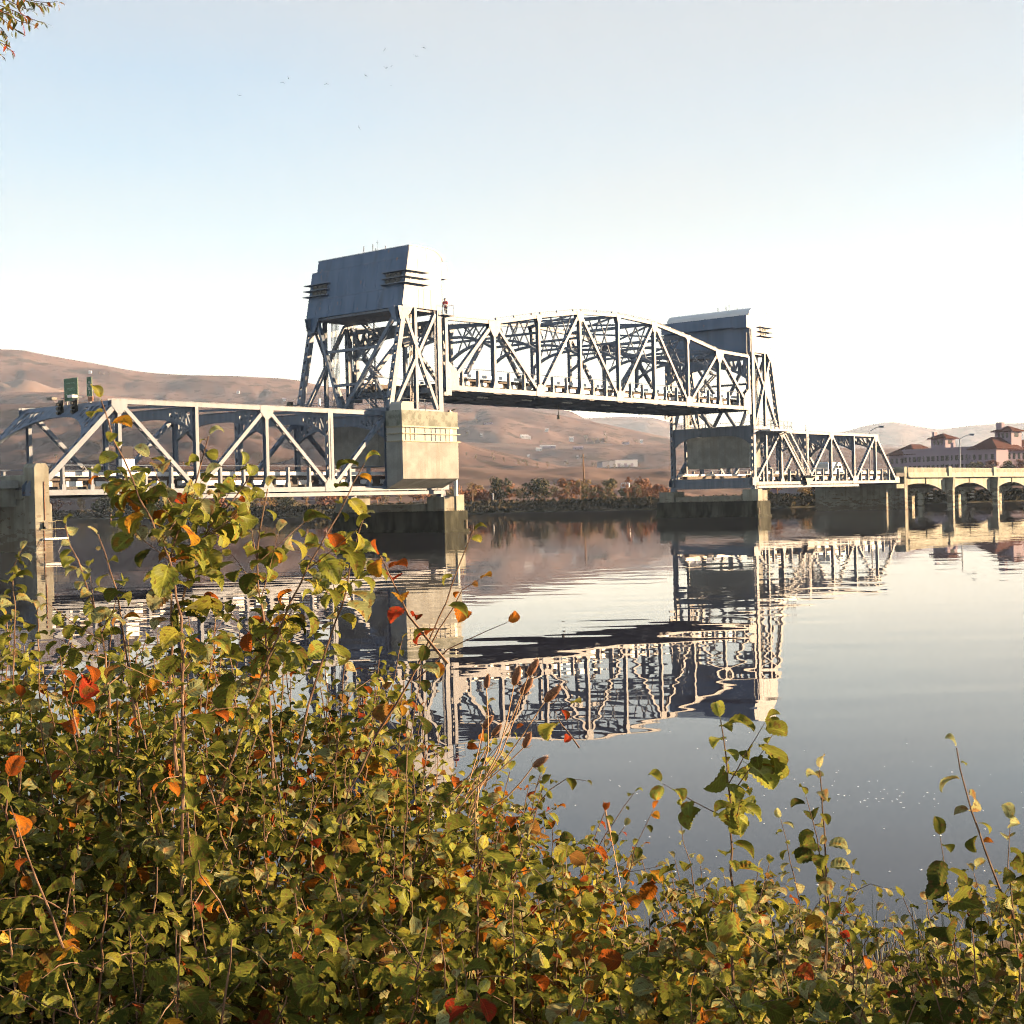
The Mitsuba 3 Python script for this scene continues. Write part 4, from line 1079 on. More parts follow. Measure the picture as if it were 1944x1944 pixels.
def oriented(px, d, z, rz):
    b = ground_at(px, d, z)
    ez = math.atan2(RIGHT[1], RIGHT[0]) + rz
    c, s = math.cos(ez), math.sin(ez)
    M = np.array([[c, -s, 0], [s, c, 0], [0, 0, 1]])
    return lambda mesh: (np.asarray(mesh[0]) @ M.T + b, mesh[1])


def house(px, py, w, dpt, h, rz, label, wall='white_paint', roof='roof_tile', group=None, rooftype='gable', name='house', dmin=0, wins=2):
    b, d = hit(px, py, dmin)
    o = oriented(px, d, b[2] - 0.6, rz)
    th = Thing(name, label, 'house' if name == 'house' else 'warehouse', group)
    hh = h + 0.6
    th.put('wall', o(bx(-w / 2, w / 2, -dpt / 2, dpt / 2, 0, hh)), wall)
    rh = 0.28 * dpt
    v = np.array([[-w / 2 - .4, -dpt / 2 - .4, hh], [w / 2 + .4, -dpt / 2 - .4, hh], [w / 2 + .4, dpt / 2 + .4, hh], [-w / 2 - .4, dpt / 2 + .4, hh], [-w / 2 - .4, 0, hh + rh], [w / 2 + .4, 0, hh + rh]], float)
    th.put('roof', o((v, np.array([[0, 1, 5], [0, 5, 4], [2, 3, 4], [2, 4, 5], [1, 2, 5], [3, 0, 4], [0, 2, 1], [0, 3, 2]]))), roof)
    for k in range(wins):
        x = -w / 2 + (k + 0.5) * w / wins
        th.put('window', o(bx(x - .6, x + .6, -dpt / 2 - .06, -dpt / 2 - .01, hh * .45, hh * .8)), 'glass')
    return th


HOUSES = [(998, 833, 11.6, 6.3, 4.4, .3, 'largest white house on the plain beyond the river, under the raised span', 'white_paint', 'white_paint'), (1008, 834, 3.2, 3.2, 3.8, 0, 'small white house right of the largest white one', 'white_paint', 'white_paint'),
          (1087, 838, 5.8, 4.7, 5.8, .2, 'tall white house midway between the piers, beyond the river', 'white_paint', 'white_paint'), (1041, 819, 4.7, 3.7, 3.2, 0, 'lone white house high on the slope under the span', 'white_paint', 'white_paint'),
          (1025, 856, 6.8, 4.7, 2.9, .2, 'white gabled house below the long low roofs', 'white_paint', 'white_paint'), (1042, 851, 20.0, 5.2, 2.5, 0, 'long low pale roof in the middle of the far plain', 'stucco', 'white_paint'),
          (1100, 853, 12.6, 4.7, 2.5, 0, 'low pale building right of the long low roof', 'stucco', 'stucco'), (1005, 868, 2.6, 2.6, 2.5, 0, 'tiny white hut low on the far plain', 'white_paint', 'white_paint'),
          (1098, 871, 2.1, 2.1, 3.2, 0, 'tiny white hut above the wooden pole', 'white_paint', 'white_paint'), (917, 829, 3.2, 3.2, 3.2, 0, 'small white house just right of the left tower', 'white_paint', 'white_paint'),
          (1220, 841, 4.7, 4.2, 4.4, 0, 'white house on the ridge left of the right tower', 'white_paint', 'white_paint'), (1190, 843, 10.5, 4.7, 2.5, 0, 'low grey house on the ridge left of a white house', 'stucco', 'roof_tile'),
          (930, 806, 13.6, 5.2, 2.5, 0, 'brown roofed house on the shoulder of the near hill', 'stucco', 'roof_tile'), (178, 709, 4.5, 3.8, 3.4, 0, 'white house near the top of the left hill above the green signs', 'white_paint', 'white_paint'),
          (458, 747, 4.5, 4.7, 3.2, 0, 'small pale house on the left hill behind the left span', 'white_paint', 'stucco'), (545, 761, 4.5, 4.7, 3.2, .2, 'pale house on the left hill next to the tower leg', 'white_paint', 'stucco'),
          (1148, 837, 6.3, 4.2, 3.2, 0, 'low dark house among the trees of the far ridge', 'roof_tile', 'roof_tile')]
for q in HOUSES:
    house(q[0], q[1], q[2], q[3], q[4], q[5], q[6], q[7], q[8])
b_, d_ = hit(1173, 886)
o_ = oriented(1173, d_, b_[2] - 0.5, 0.3)
wh = Thing('warehouse', 'large white warehouse with a dark gable on the far plain', 'warehouse')
wh.put('wall', o_(bx(-6, 22, -9, 9, 0, 8.2)), 'white_paint')
wh.put('roof', o_(bx(-6.3, 22.3, -9.3, 9.3, 8.2, 8.6)), 'stucco')
wh.put('gable_wall', o_(prism_xz([(-22, 0), (-6.05, 0), (-6.05, 7.4), (-22, 6.0)], -10, 8)), 'shed_grey')
wh.put('gable_roof', o_(prism_xz([(-23, 6.0), (-6.05, 7.5), (-6.05, 8.3), (-20, 7.0)], -10.4, 8.4)), 'weathered_rail')
for k in range(3):
    wh.put('loading_door', o_(bx(-3 + 8 * k, 0.5 + 8 * k, -9.07, -9.01, 0, 4.2)), 'stucco')


def small_building(px, py, d, w, dp, h, label, wall, roof):
    z = P(px, py, d)[2]
    o = oriented(px, d, z, 0.1)
    th = Thing('shed', label, 'shed')
    th.put('wall', o(bx(-w / 2, w / 2, -dp / 2, dp / 2, 0, h)), wall)
    th.put('roof', o(bx(-w / 2 - .3, w / 2 + .3, -dp / 2 - .3, dp / 2 + .3, h, h + .4)), roof)
    th.put('door', o(bx(-1, 1, -dp / 2 - .06, -dp / 2 - .01, 0, h * .8)), 'glass')


small_building(1520, 947, 330, 9, 8, 2.9, 'grey shed on the bank under the right truss span', 'shed_grey', 'steel')
small_building(1478, 943, 345, 9, 6, 2.2, 'pale low shed left of the grey one under the right span', 'stucco', 'white_paint')
small_building(580, 949, 420, 12, 8, 4.0, 'pale shed on the far bank seen under the left span', 'stucco', 'white_paint')
mat_done = True
# the long stucco building with two towers
BD = 560.0
bz = P(1800, 893, BD)[2] - 3
ob = oriented(1716, BD, bz, -0.90)      # its long front runs away to the right
bl = Thing('stucco_building', 'long stucco building, lilac shade put into its colour, with red roofs and two towers behind the arches', 'building')
S_ = BD / FOC
L1 = 37.0
H1 = P(1800, 853, BD)[2] - bz
bl.put('wall', ob(bx(0, L1, 0, 16, 0, H1)), 'stucco')
bl.put('cornice', ob(bx(-0.2, L1 + 0.2, -0.25, 0.0, H1 - 0.5, H1 + 0.25)), 'stucco')
for r, zw in enumerate((H1 - 4.9, H1 - 8.4)):
    for k in range(17):
        x = 1.1 + k * 2.15
        nar = k % 3 == 1
        w = 0.36 if nar else 0.72
        fr = bl.put('window', ob(bx(x - w - .12, x + w + .12, -0.12, -0.02, zw - .15, zw + 2.15)), 'stucco')
        bl.put('pane', ob(bx(x - w, x + w, -0.16, -0.125, zw, zw + 2.0)), 'glass', parent=fr)


def hip(o, x0, x1, y0, y1, z, h, ov=0.9):
    x0, x1, y0, y1 = x0 - ov, x1 + ov, y0 - ov, y1 + ov
    r = min(x1 - x0, y1 - y0) / 2
    if (x1 - x0) > (y1 - y0): a, b = (x0 + r, (y0 + y1) / 2), (x1 - r, (y0 + y1) / 2)
    else: a, b = ((x0 + x1) / 2, y0 + r), ((x0 + x1) / 2, y1 - r + 1e-3)
    v = np.array([[x0, y0, z], [x1, y0, z], [x1, y1, z], [x0, y1, z], [a[0], a[1], z + h], [b[0] + 1e-3, b[1], z + h], [x0, y0, z - .3], [x1, y0, z - .3], [x1, y1, z - .3], [x0, y1, z - .3]], float)
    if (x1 - x0) > (y1 - y0): f = [[0, 1, 5], [0, 5, 4], [1, 2, 5], [2, 3, 4], [2, 4, 5], [3, 0, 4]]
    else: f = [[0, 1, 4], [1, 2, 5], [1, 5, 4], [2, 3, 5], [3, 0, 4], [3, 4, 5]]
    f += [[6, 8, 7], [6, 9, 8], [0, 6, 7], [0, 7, 1], [1, 7, 8], [1, 8, 2], [2, 8, 9], [2, 9, 3], [3, 9, 6], [3, 6, 0]]
    return o((v, np.array(f)))


bl.put('roof', hip(ob, -8, 5, 0.8, 20, H1 - 1.6, 4.2), 'roof_tile')
bl.put('end_wall', ob(bx(-8, 0, 1.6, 19, 0, H1 - 1.6)), 'stucco')
for k in range(3):
    bl.put('window', ob(bx(-7.2 + 2.4 * k, -6.0 + 2.4 * k, 1.5, 1.58, H1 - 5.2, H1 - 3.2)), 'glass')
    bl.put('window', ob(bx(-7.2 + 2.4 * k, -6.0 + 2.4 * k, 1.5, 1.58, H1 - 8.8, H1 - 6.8)), 'glass')


def cupola(x, y, w, z0, h, big):
    tp = bl.put('tower', ob(bx(x, x + w, y, y + w, z0, z0 + h)), 'stucco')
    bl.put('tower_roof', hip(ob, x, x + w, y, y + w, z0 + h, 2.1, 1.2), 'roof_tile', parent=tp)
    for k in range(3):
        xx = x + w * (0.25 + 0.25 * k)
        bl.put('tower_window', ob(bx(xx - .45, xx + .45, y - .08, y - .01, z0 + h - 2.6, z0 + h - .8)), 'glass', parent=tp)
    bl.put('tower_window', ob(bx(x + w + .01, x + w + .08, y + w * .3, y + w * .7, z0 + h - 2.4, z0 + h - .8)), 'glass', parent=tp)
    bl.put('chimney', ob(bx(x + w * .05, x + w * .05 + (2.4 if big else 0.9), y + .4, y + 2.4, z0 + h, z0 + h + (3.4 if big else 2.6))), 'stucco', parent=tp)


cupola(9.0, 6.0, 6.6, H1 - 0.5, 4.8, False)
cupola(37.0, 7.0, 7.0, H1 - 0.5, 6.2, True)
bl.put('chimney', ob(bx(18, 19.3, 6, 7.4, H1, H1 + 2.2)), 'stucco')
bl.put('roof', hip(ob, 34, 45, -5, 12, H1 - 1.0, 4.4), 'roof_tile')
bl.put('wing_wall', ob(bx(34, 45, -5, 0.0, 0, H1 - 1.0)), 'stucco')
for k in range(4):
    for zz in (H1 - 5.2, H1 - 8.8):
        bl.put('window', ob(bx(35.0 + 2.6 * k, 36.2 + 2.6 * k, -5.08, -5.01, zz, zz + 2.0)), 'glass')
o2 = oriented(1900, BD - 6, bz, 0.35)         # the wing that faces the sun
bl.put('wing_wall', o2(bx(0, 40, 0, 14, 0, H1 - 1.0)), 'stucco')
bl.put('roof', hip(o2, 0, 40, 0, 14, H1 - 1.0, 4.4), 'roof_tile')
bl.put('chimney', o2(bx(4.5, 7.0, 3, 5, H1, H1 + 3.4)), 'stucco')
for k in range(12):
    bl.put('window', o2(bx(1.5 + 2.4 * k, 2.6 + 2.4 * k, -.08, -.01, H1 - 4.6, H1 - 2.2)), 'glass')


# trees of the far bank: trunk, limbs and a crown of leaf clumps
def far_tree(px, py_base, py_top, wpx, d, m, label, group=None, seed=0, conic=False, dens=1.0, name='tree', zdrop=0.0):
    r = np.random.default_rng(seed + int(px))
    s = d / FOC
    base = ground_at(px, d)
    z0 = max(min(P(px, py_base, d)[2], 1e9) - zdrop, 0.4); z1 = P(px, py_top, d)[2]
    base[2] = z0
    h = z1 - z0; w = wpx * s
    th = Thing(name, label, 'tree' if name == 'tree' else 'shrub', group)
    limbs = [tube([base - [0, 0, 0.6], base + [0.02 * h, 0, h * 0.3], base + [0, 0.02 * h, h * 0.62]], 0.035 * h, 6, 0.015 * h)]
    for k in range(6):
        a = k * 1.05 + r.random(); e = base + [math.cos(a) * w * .33, math.sin(a) * w * .33, h * (.5 + .3 * r.random())]
        limbs.append(tube([base + [0, 0, h * (.18 + .05 * k)], (base + [0, 0, h * .3] + e) / 2 + [0, 0, .06 * h], e], 0.013 * h, 5, 0.005 * h))
    th.put('trunk', limbs, 'wood_pole')
    nc = int(22 * dens)
    tri_v, tri_f = [], []
    for k in range(nc):
        u = r.random() ** 0.6
        if conic:
            hh = 0.15 + 0.85 * r.random(); rad = (1.02 - hh) * w / 2 * u
            c = base + [math.cos(k * 2.4) * rad, math.sin(k * 2.4) * rad, h * hh]
            R0 = 0.13 * w
        else:
            th_, ph = r.uniform(0, 2 * math.pi), r.uniform(-0.75, 1.0)
            q = math.sqrt(max(0, 1 - ph * ph * 0.9)) * u
            c = base + [math.cos(th_) * q * w * .42, math.sin(th_) * q * w * .42, h * (.55 + .38 * ph * (0.7 + 0.3 * u))]
            R0 = w * r.uniform(.11, .19)
        n = int(60 * dens)
        dirs = r.normal(size=(n, 3)); dirs /= np.linalg.norm(dirs, axis=1)[:, None]
        pos = c + dirs * (R0 * r.uniform(.55, 1.05, n))[:, None] * [1, 1, .8]
        sz = R0 * r.uniform(.16, .34, n)
        e1 = np.cross(dirs + r.normal(size=(n, 3)) * .5, r.normal(size=(n, 3))); e1 /= np.linalg.norm(e1, axis=1)[:, None]
        e2 = np.cross(dirs + r.normal(size=(n, 3)) * .4, e1); e2 /= np.linalg.norm(e2, axis=1)[:, None]
        q4 = np.stack([pos + e1 * sz[:, None], pos + e2 * sz[:, None] * .6, pos - e1 * sz[:, None], pos - e2 * sz[:, None] * .6], 1).reshape(-1, 3)
        i = np.arange(n) * 4 + len(tri_v) * 0
        tri_f.append(np.vstack([np.stack([i, i + 1, i + 2], 1), np.stack([i, i + 2, i + 3], 1)])); tri_v.append(q4)
    th.put('crown', cat(list(zip(tri_v, tri_f))), m, label=None)


TREES = [(948, 953, 907, 62, 356, 'green_leaf_far', 'left one of the two big dark green trees on the far bank'), (1018, 953, 906, 64, 352, 'green_leaf_far', 'right one of the two big dark green trees on the far bank'),
         (905, 954, 922, 64, 352, 'rust_leaf_far', 'rust brown shrub next to the left pier on the far bank'), (878, 955, 930, 44, 348, 'rust_leaf_far', 'rust brown shrub half behind the left pier'),
         (1075, 951, 908, 56, 362, 'orange_leaf_far', 'orange tree right of the dark green ones'), (1108, 951, 907, 54, 366, 'yellow_leaf_far', 'yellowish tree behind the wooden pole'), (1130, 950, 918, 44, 352, 'orange_leaf_far', 'low orange tree right of the wooden pole'),
         (1155, 950, 907, 52, 350, 'olive_leaf_far', 'olive green tree left of the pale sign frame'), (1196, 949, 918, 44, 342, 'olive_leaf_far', 'grey green shrub below the pale sign frame'), (1222, 949, 909, 66, 340, 'orange_leaf_far', 'broad orange tree left of the right pier'),
         (1249, 948, 916, 40, 330, 'rust_leaf_far', 'rust coloured tree touching the right pier'),
         (210, 983, 944, 70, 420, 'green_leaf_far', 'dense dark shrub on the far bank under the left end of the left span'), (262, 982, 943, 76, 410, 'green_leaf_far', 'broad dark shrub on the far bank under the left span'), (316, 980, 950, 60, 400, 'olive_leaf_far', 'dull green shrub on the far bank under the left span'),
         (402, 973, 944, 54, 400, 'rust_leaf_far', 'brown shrub on the far bank, left of the grey shrubs'), (470, 970, 942, 60, 395, 'olive_leaf_far', 'greyish shrub on the far bank under the middle of the left span'), (540, 966, 941, 50, 395, 'olive_leaf_far', 'greyish shrub beside the pale shed'),
         (622, 962, 938, 50, 360, 'rust_leaf_far', 'rust shrub on the far bank left of the left pier'), (655, 960, 940, 40, 350, 'orange_leaf_far', 'orange shrub on the far bank left of the left pier'),
         (1546, 952, 912, 44, 320, 'green_leaf_far', 'dark green tree under the right span before the abutment'), (1575, 952, 915, 40, 322, 'green_leaf_far', 'dark green tree hidden behind the abutment wall'),
         (1456, 953, 925, 30, 318, 'olive_leaf_far', 'olive shrub right of the right pier'),
         (1853, 893, 876, 34, 500, 'olive_leaf_far', 'round shrub before the front of the stucco building'), (1884, 893, 873, 30, 500, 'rust_leaf_far', 'reddish shrub before the wing of the stucco building'), (1915, 893, 874, 34, 500, 'olive_leaf_far', 'olive shrub before the lit wing of the stucco building'), (1940, 893, 872, 32, 500, 'rust_leaf_far', 'rust shrub at the right edge before the stucco building')]
mat('rust_leaf_far', (0.125, 0.05, 0.025), 0.9)
for k, q in enumerate(TREES):
    far_tree(*q, seed=k, name='shrub' if 'shrub' in q[6] else 'tree', zdrop=1.5)
rs_ = np.random.default_rng(31)
for k, px in enumerate(list(np.arange(662, 1262, 23.0)) + list(np.arange(96, 650, 27.0)) + [1440, 1462, 1478, 1530, 1552]):
    d = float(np.interp(px, SHORE[:, 0], SHORE[:, 1])) + rs_.uniform(14, 60)
    b = hor(px) - 3 - (2 if px > 600 else -8); hp = rs_.uniform(9, 34)
    far_tree(px + rs_.uniform(-8, 8), b, b - hp, rs_.uniform(18, 50), d, ['rust_leaf_far', 'olive_leaf_far', 'yellow_leaf_far', 'orange_leaf_far', 'olive_leaf_far', 'yellow_leaf_far'][int(rs_.integers(6))],
             'muted brown and olive scrub growing in a band along the far bank', 'scrub along the far bank', seed=200 + k, dens=.7, name='shrub', zdrop=1.5)
# small trees further off, standing on the land they are seen against
FAR = [(888, 868, 10), (905, 872, 12), (937, 874, 15), (958, 878, 12), (985, 884, 12), (1000, 886, 16), (1022, 888, 11), (1041, 888, 13), (1078, 884, 12), (1128, 886, 12), (1156, 890, 12), (1168, 889, 9), (1183, 888, 8), (1196, 888, 9), (1215, 887, 8),
       (1116, 840, 16), (1131, 842, 14), (1142, 841, 13), (1151, 840, 20), (1210, 843, 10), (1030, 844, 9), (1052, 848, 8), (935, 806, 10), (908, 802, 9), (890, 826, 9),
       (196, 711, 7), (205, 712, 7), (214, 713, 6), (565, 762, 7), (330, 715, 4), (1900, 893, 14), (1870, 892, 12), (60, 867, 16), (110, 872, 12), (590, 890, 14), (420, 888, 13), (350, 884, 12)]
for k, (px, py, hp) in enumerate(FAR):
    b, d = hit(px, py)
    far_tree(px, py + 1, py - hp, hp * 0.95, d, 'olive_leaf_far' if k % 3 else 'green_leaf_far', 'small dark tree dotted on the land beyond the river', 'small trees far beyond the river', seed=70 + k, dens=0.5, conic=(k % 4 == 2))
# a band of reeds and brush on the levee
def brush():
    r = np.random.default_rng(5)
    n = 16000
    px = r.uniform(-200, 2150, n)
    sh = np.interp(px, SHORE[:, 0], SHORE[:, 1])
    d = sh + r.uniform(0.3, 9, n)
    z = terrain_z(px, d)
    x = CAM[0] + d * (FWD[0] + RIGHT[0] * (px - 972) / FOC); y = CAM[1] + d * (FWD[1] + RIGHT[1] * (px - 972) / FOC)
    h = r.uniform(.3, 1.1, n); w = h * r.uniform(.3, .8, n)
    a = r.uniform(0, math.pi, n)
    ex = np.stack([np.cos(a) * w, np.sin(a) * w, 0 * w], 1)
    b = np.stack([x, y, z - .15], 1); t = b + np.stack([r.normal(0, .2, n), r.normal(0, .2, n), h], 1)
    v = np.stack([b - ex, b + ex, t + ex * .3, t - ex * .4], 1).reshape(-1, 3)
    i = np.arange(n) * 4
    return v, np.vstack([np.stack([i, i + 1, i + 2], 1), np.stack([i, i + 2, i + 3], 1)])


single('bank_brush', brush(), 'levee', 'dark low brush along the far water edge', 'brush', kind='stuff')


# ---------------------------------------------------------------- the near bank and its plants
def bank_z(d):
    return np.where(d < 9.8, 1.5 - 0.153 * d, -0.35 * (d - 9.8))


def near_bank():
    pxs = np.concatenate([np.linspace(-30000, -2500, 30)[:-1], np.linspace(-2500, 4500, 120), np.linspace(4500, 30000, 30)[1:]])
    ds = np.concatenate([np.linspace(-30, 0.4, 10)[:-1], np.linspace(0.5, 12.5, 110)])
    # lateral position in metres, so that the sheet does not narrow towards the viewer
    LAT, D = np.meshgrid((pxs - 972) / 2639.35 * 6.0, ds, indexing='ij')
    x = CAM[0] + FWD[0] * D + RIGHT[0] * LAT; y = CAM[1] + FWD[1] * D + RIGHT[1] * LAT
    n = meshkit.fbm(np.stack([x * 1.3, y * 1.3, x * 0], -1), 4, 2) - 0.5
    dd = D + 0.9 * (meshkit.fbm(np.stack([x * 0.35, y * 0.35, x * 0 + 4], -1), 3, 8) - 0.5) * np.clip(D - 6, 0, 1)
    z = bank_z(np.maximum(dd, -4)) + 0.22 * n * np.clip(D / 3, 0, 1)
    v = np.stack([x, y, z], -1).reshape(-1, 3)
    a_, b_ = LAT.shape
    i, j = np.meshgrid(np.arange(a_ - 1), np.arange(b_ - 1), indexing='ij')
    q = (i * b_ + j).ravel()
    return v, np.vstack([np.stack([q, q + b_ + 1, q + b_], 1), np.stack([q, q + 1, q + b_ + 1], 1)])[:, ::-1]


single('river_bank', near_bank(), 'bank', kind='structure', smooth=True)

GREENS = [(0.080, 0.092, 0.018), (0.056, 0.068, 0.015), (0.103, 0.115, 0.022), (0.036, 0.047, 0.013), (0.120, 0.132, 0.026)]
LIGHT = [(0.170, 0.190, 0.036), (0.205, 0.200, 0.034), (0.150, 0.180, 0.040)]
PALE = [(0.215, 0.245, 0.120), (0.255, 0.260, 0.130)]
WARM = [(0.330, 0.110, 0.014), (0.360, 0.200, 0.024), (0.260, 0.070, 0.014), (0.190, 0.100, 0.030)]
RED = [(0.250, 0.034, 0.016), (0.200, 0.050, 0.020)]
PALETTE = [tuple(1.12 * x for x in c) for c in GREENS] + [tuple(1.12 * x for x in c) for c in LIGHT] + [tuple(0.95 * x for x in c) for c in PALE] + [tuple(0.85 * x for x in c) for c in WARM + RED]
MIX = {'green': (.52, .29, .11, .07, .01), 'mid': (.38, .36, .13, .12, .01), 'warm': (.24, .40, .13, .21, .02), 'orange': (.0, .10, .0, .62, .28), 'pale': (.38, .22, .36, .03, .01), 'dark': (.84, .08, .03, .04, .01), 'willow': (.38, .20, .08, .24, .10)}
GRP = [range(0, 5), range(5, 8), range(8, 10), range(10, 14), range(14, 16)]


def leaf_mesh(rows, cols, width, fold, curl, twist, serr, r, narrow=False, petiole=0.16):
    t = np.linspace(0, 1, rows)
    w = width * np.sin(np.pi * np.clip(t, 0, 1) ** (0.8 if narrow else 0.72)) ** (0.9 if narrow else 0.75)
    w[0] = 0.012; w[-1] = 0.002
    s = np.where(np.arange(rows) % 2 == 0, 1 + serr, 1 - serr)
    u = np.linspace(-1, 1, cols)
    V, C = [], []
    for k in range(rows):
        ang = -curl * t[k]
        bx_ = (math.sin(curl * t[k]) / curl if curl > 1e-3 else t[k]); bz_ = -(1 - math.cos(curl * t[k])) / curl if curl > 1e-3 else 0.0
        for q in u:
            ww = w[k] * q * (s[k] if abs(q) > 0.99 else 1)
            zz = fold * abs(ww) - 0.35 * fold * abs(ww) ** 2 / max(width, 1e-3) + twist * ww * t[k] + 0.02 * math.sin(9 * t[k] + 4 * q) * (abs(q) > 0.4)
            zz += (0.016 if k % 2 else -0.016) * min(1, abs(q) * 2) * (rows > 4)      # pleats along the side veins
            fw = 0.13 * abs(q) * math.sin(math.pi * t[k]) * (not narrow)                # veins run forward to the edge
            V.append((bx_ + fw - math.sin(ang) * zz, ww, bz_ + math.cos(ang) * zz))
            C.append((0.02 + 0.48 * (q + 1), 0.02 + 0.96 * t[k]))
    F = []
    for k in range(rows - 1):
        for c in range(cols - 1):
            a = k * cols + c
            F += [[a, a + cols, a + cols + 1], [a, a + cols + 1, a + 1]]
    n = len(V)
    V += [(-petiole, 0.008, 0.03), (-petiole, -0.008, 0.03), (0.02, 0.01, 0.0), (0.02, -0.01, 0.0)]
    C += [(0.5, 0.02)] * 4
    F += [[n, n + 1, n + 3], [n, n + 3, n + 2]]
    V = np.array(V); V[:, 0] += petiole; V[:, 2] -= 0.03
    return V, np.array(F), np.array(C, float)


lr = np.random.default_rng(21)
SHAPES_HI = [leaf_mesh(17, 5, lr.uniform(.30, .40), lr.uniform(.15, .75), lr.uniform(.3, 1.9), lr.uniform(-.8, .8), .07, lr) for k in range(9)]
SHAPES_LO = [leaf_mesh(5, 3, lr.uniform(.29, .38), lr.uniform(.15, .7), lr.uniform(.3, 2.0), lr.uniform(-.9, .9), .0, lr) for k in range(9)]
SHAPES_NARROW = [leaf_mesh(5, 3, lr.uniform(.09, .14), lr.uniform(.1, .5), lr.uniform(.2, 1.0), lr.uniform(-.5, .5), .0, lr, True, 0.1) for k in range(4)]


def leaf_uv(st, colour, tone):
    """texture coordinates of leaves: place on the leaf plus the number of its colour and of its tone"""
    return np.stack([st[..., 0] + 2 * colour, st[..., 1] + 2 * tone], -1)


def f_leaf(p, n, uv):
    idx, tone = dr.floor(uv.x * 0.5), dr.floor(uv.y * 0.5)
    a, t = uv.x - 2 * idx - 0.5, uv.y - 2 * tone
    c, turn = mi.Color3f(*PALETTE[0]), mi.Color3f(*PALETTE[-1])
    for k in range(1, len(PALETTE)):
        c = dr.select(idx > k - 0.5, mi.Color3f(*PALETTE[k]), c)
        turn = dr.select(idx > k - 0.5, mi.Color3f(*PALETTE[(k + 3) % len(PALETTE)]), turn)
    aa = dr.abs(a)
    q = noise(a * 5 + idx * 7.3 + tone * 3.1, t * 5 + tone * 1.7, 0.3)
    c = mix(c, turn, smoothstep(0.55, 0.75, q) * dr.select(idx > 4.5, 0.55, 0.12))
    c = mix(c, (0.10, 0.055, 0.025), smoothstep(0.74, 0.84, noise(a * 11 + idx * 3.3, t * 11 + tone * 2.3, 4.0)) * 0.7)     # brown spots
    w = (t - aa * 0.55) * 9.0
    s = dr.abs(w - dr.floor(w) - 0.5)
    vein = dr.maximum(smoothstep(0.05, 0.012, aa), smoothstep(0.16, 0.03, s) * 0.55)
    c = c * (0.86 + 0.55 * vein)
    return c * (0.68 + 0.042 * tone)


scene['leaf'] = {'type': 'principledthin', 'base_color': mikit.proc(f_leaf), 'roughness': 0.52, 'spec_trans': 0.0, 'diff_trans': 1.0, 'eta': 1.33}


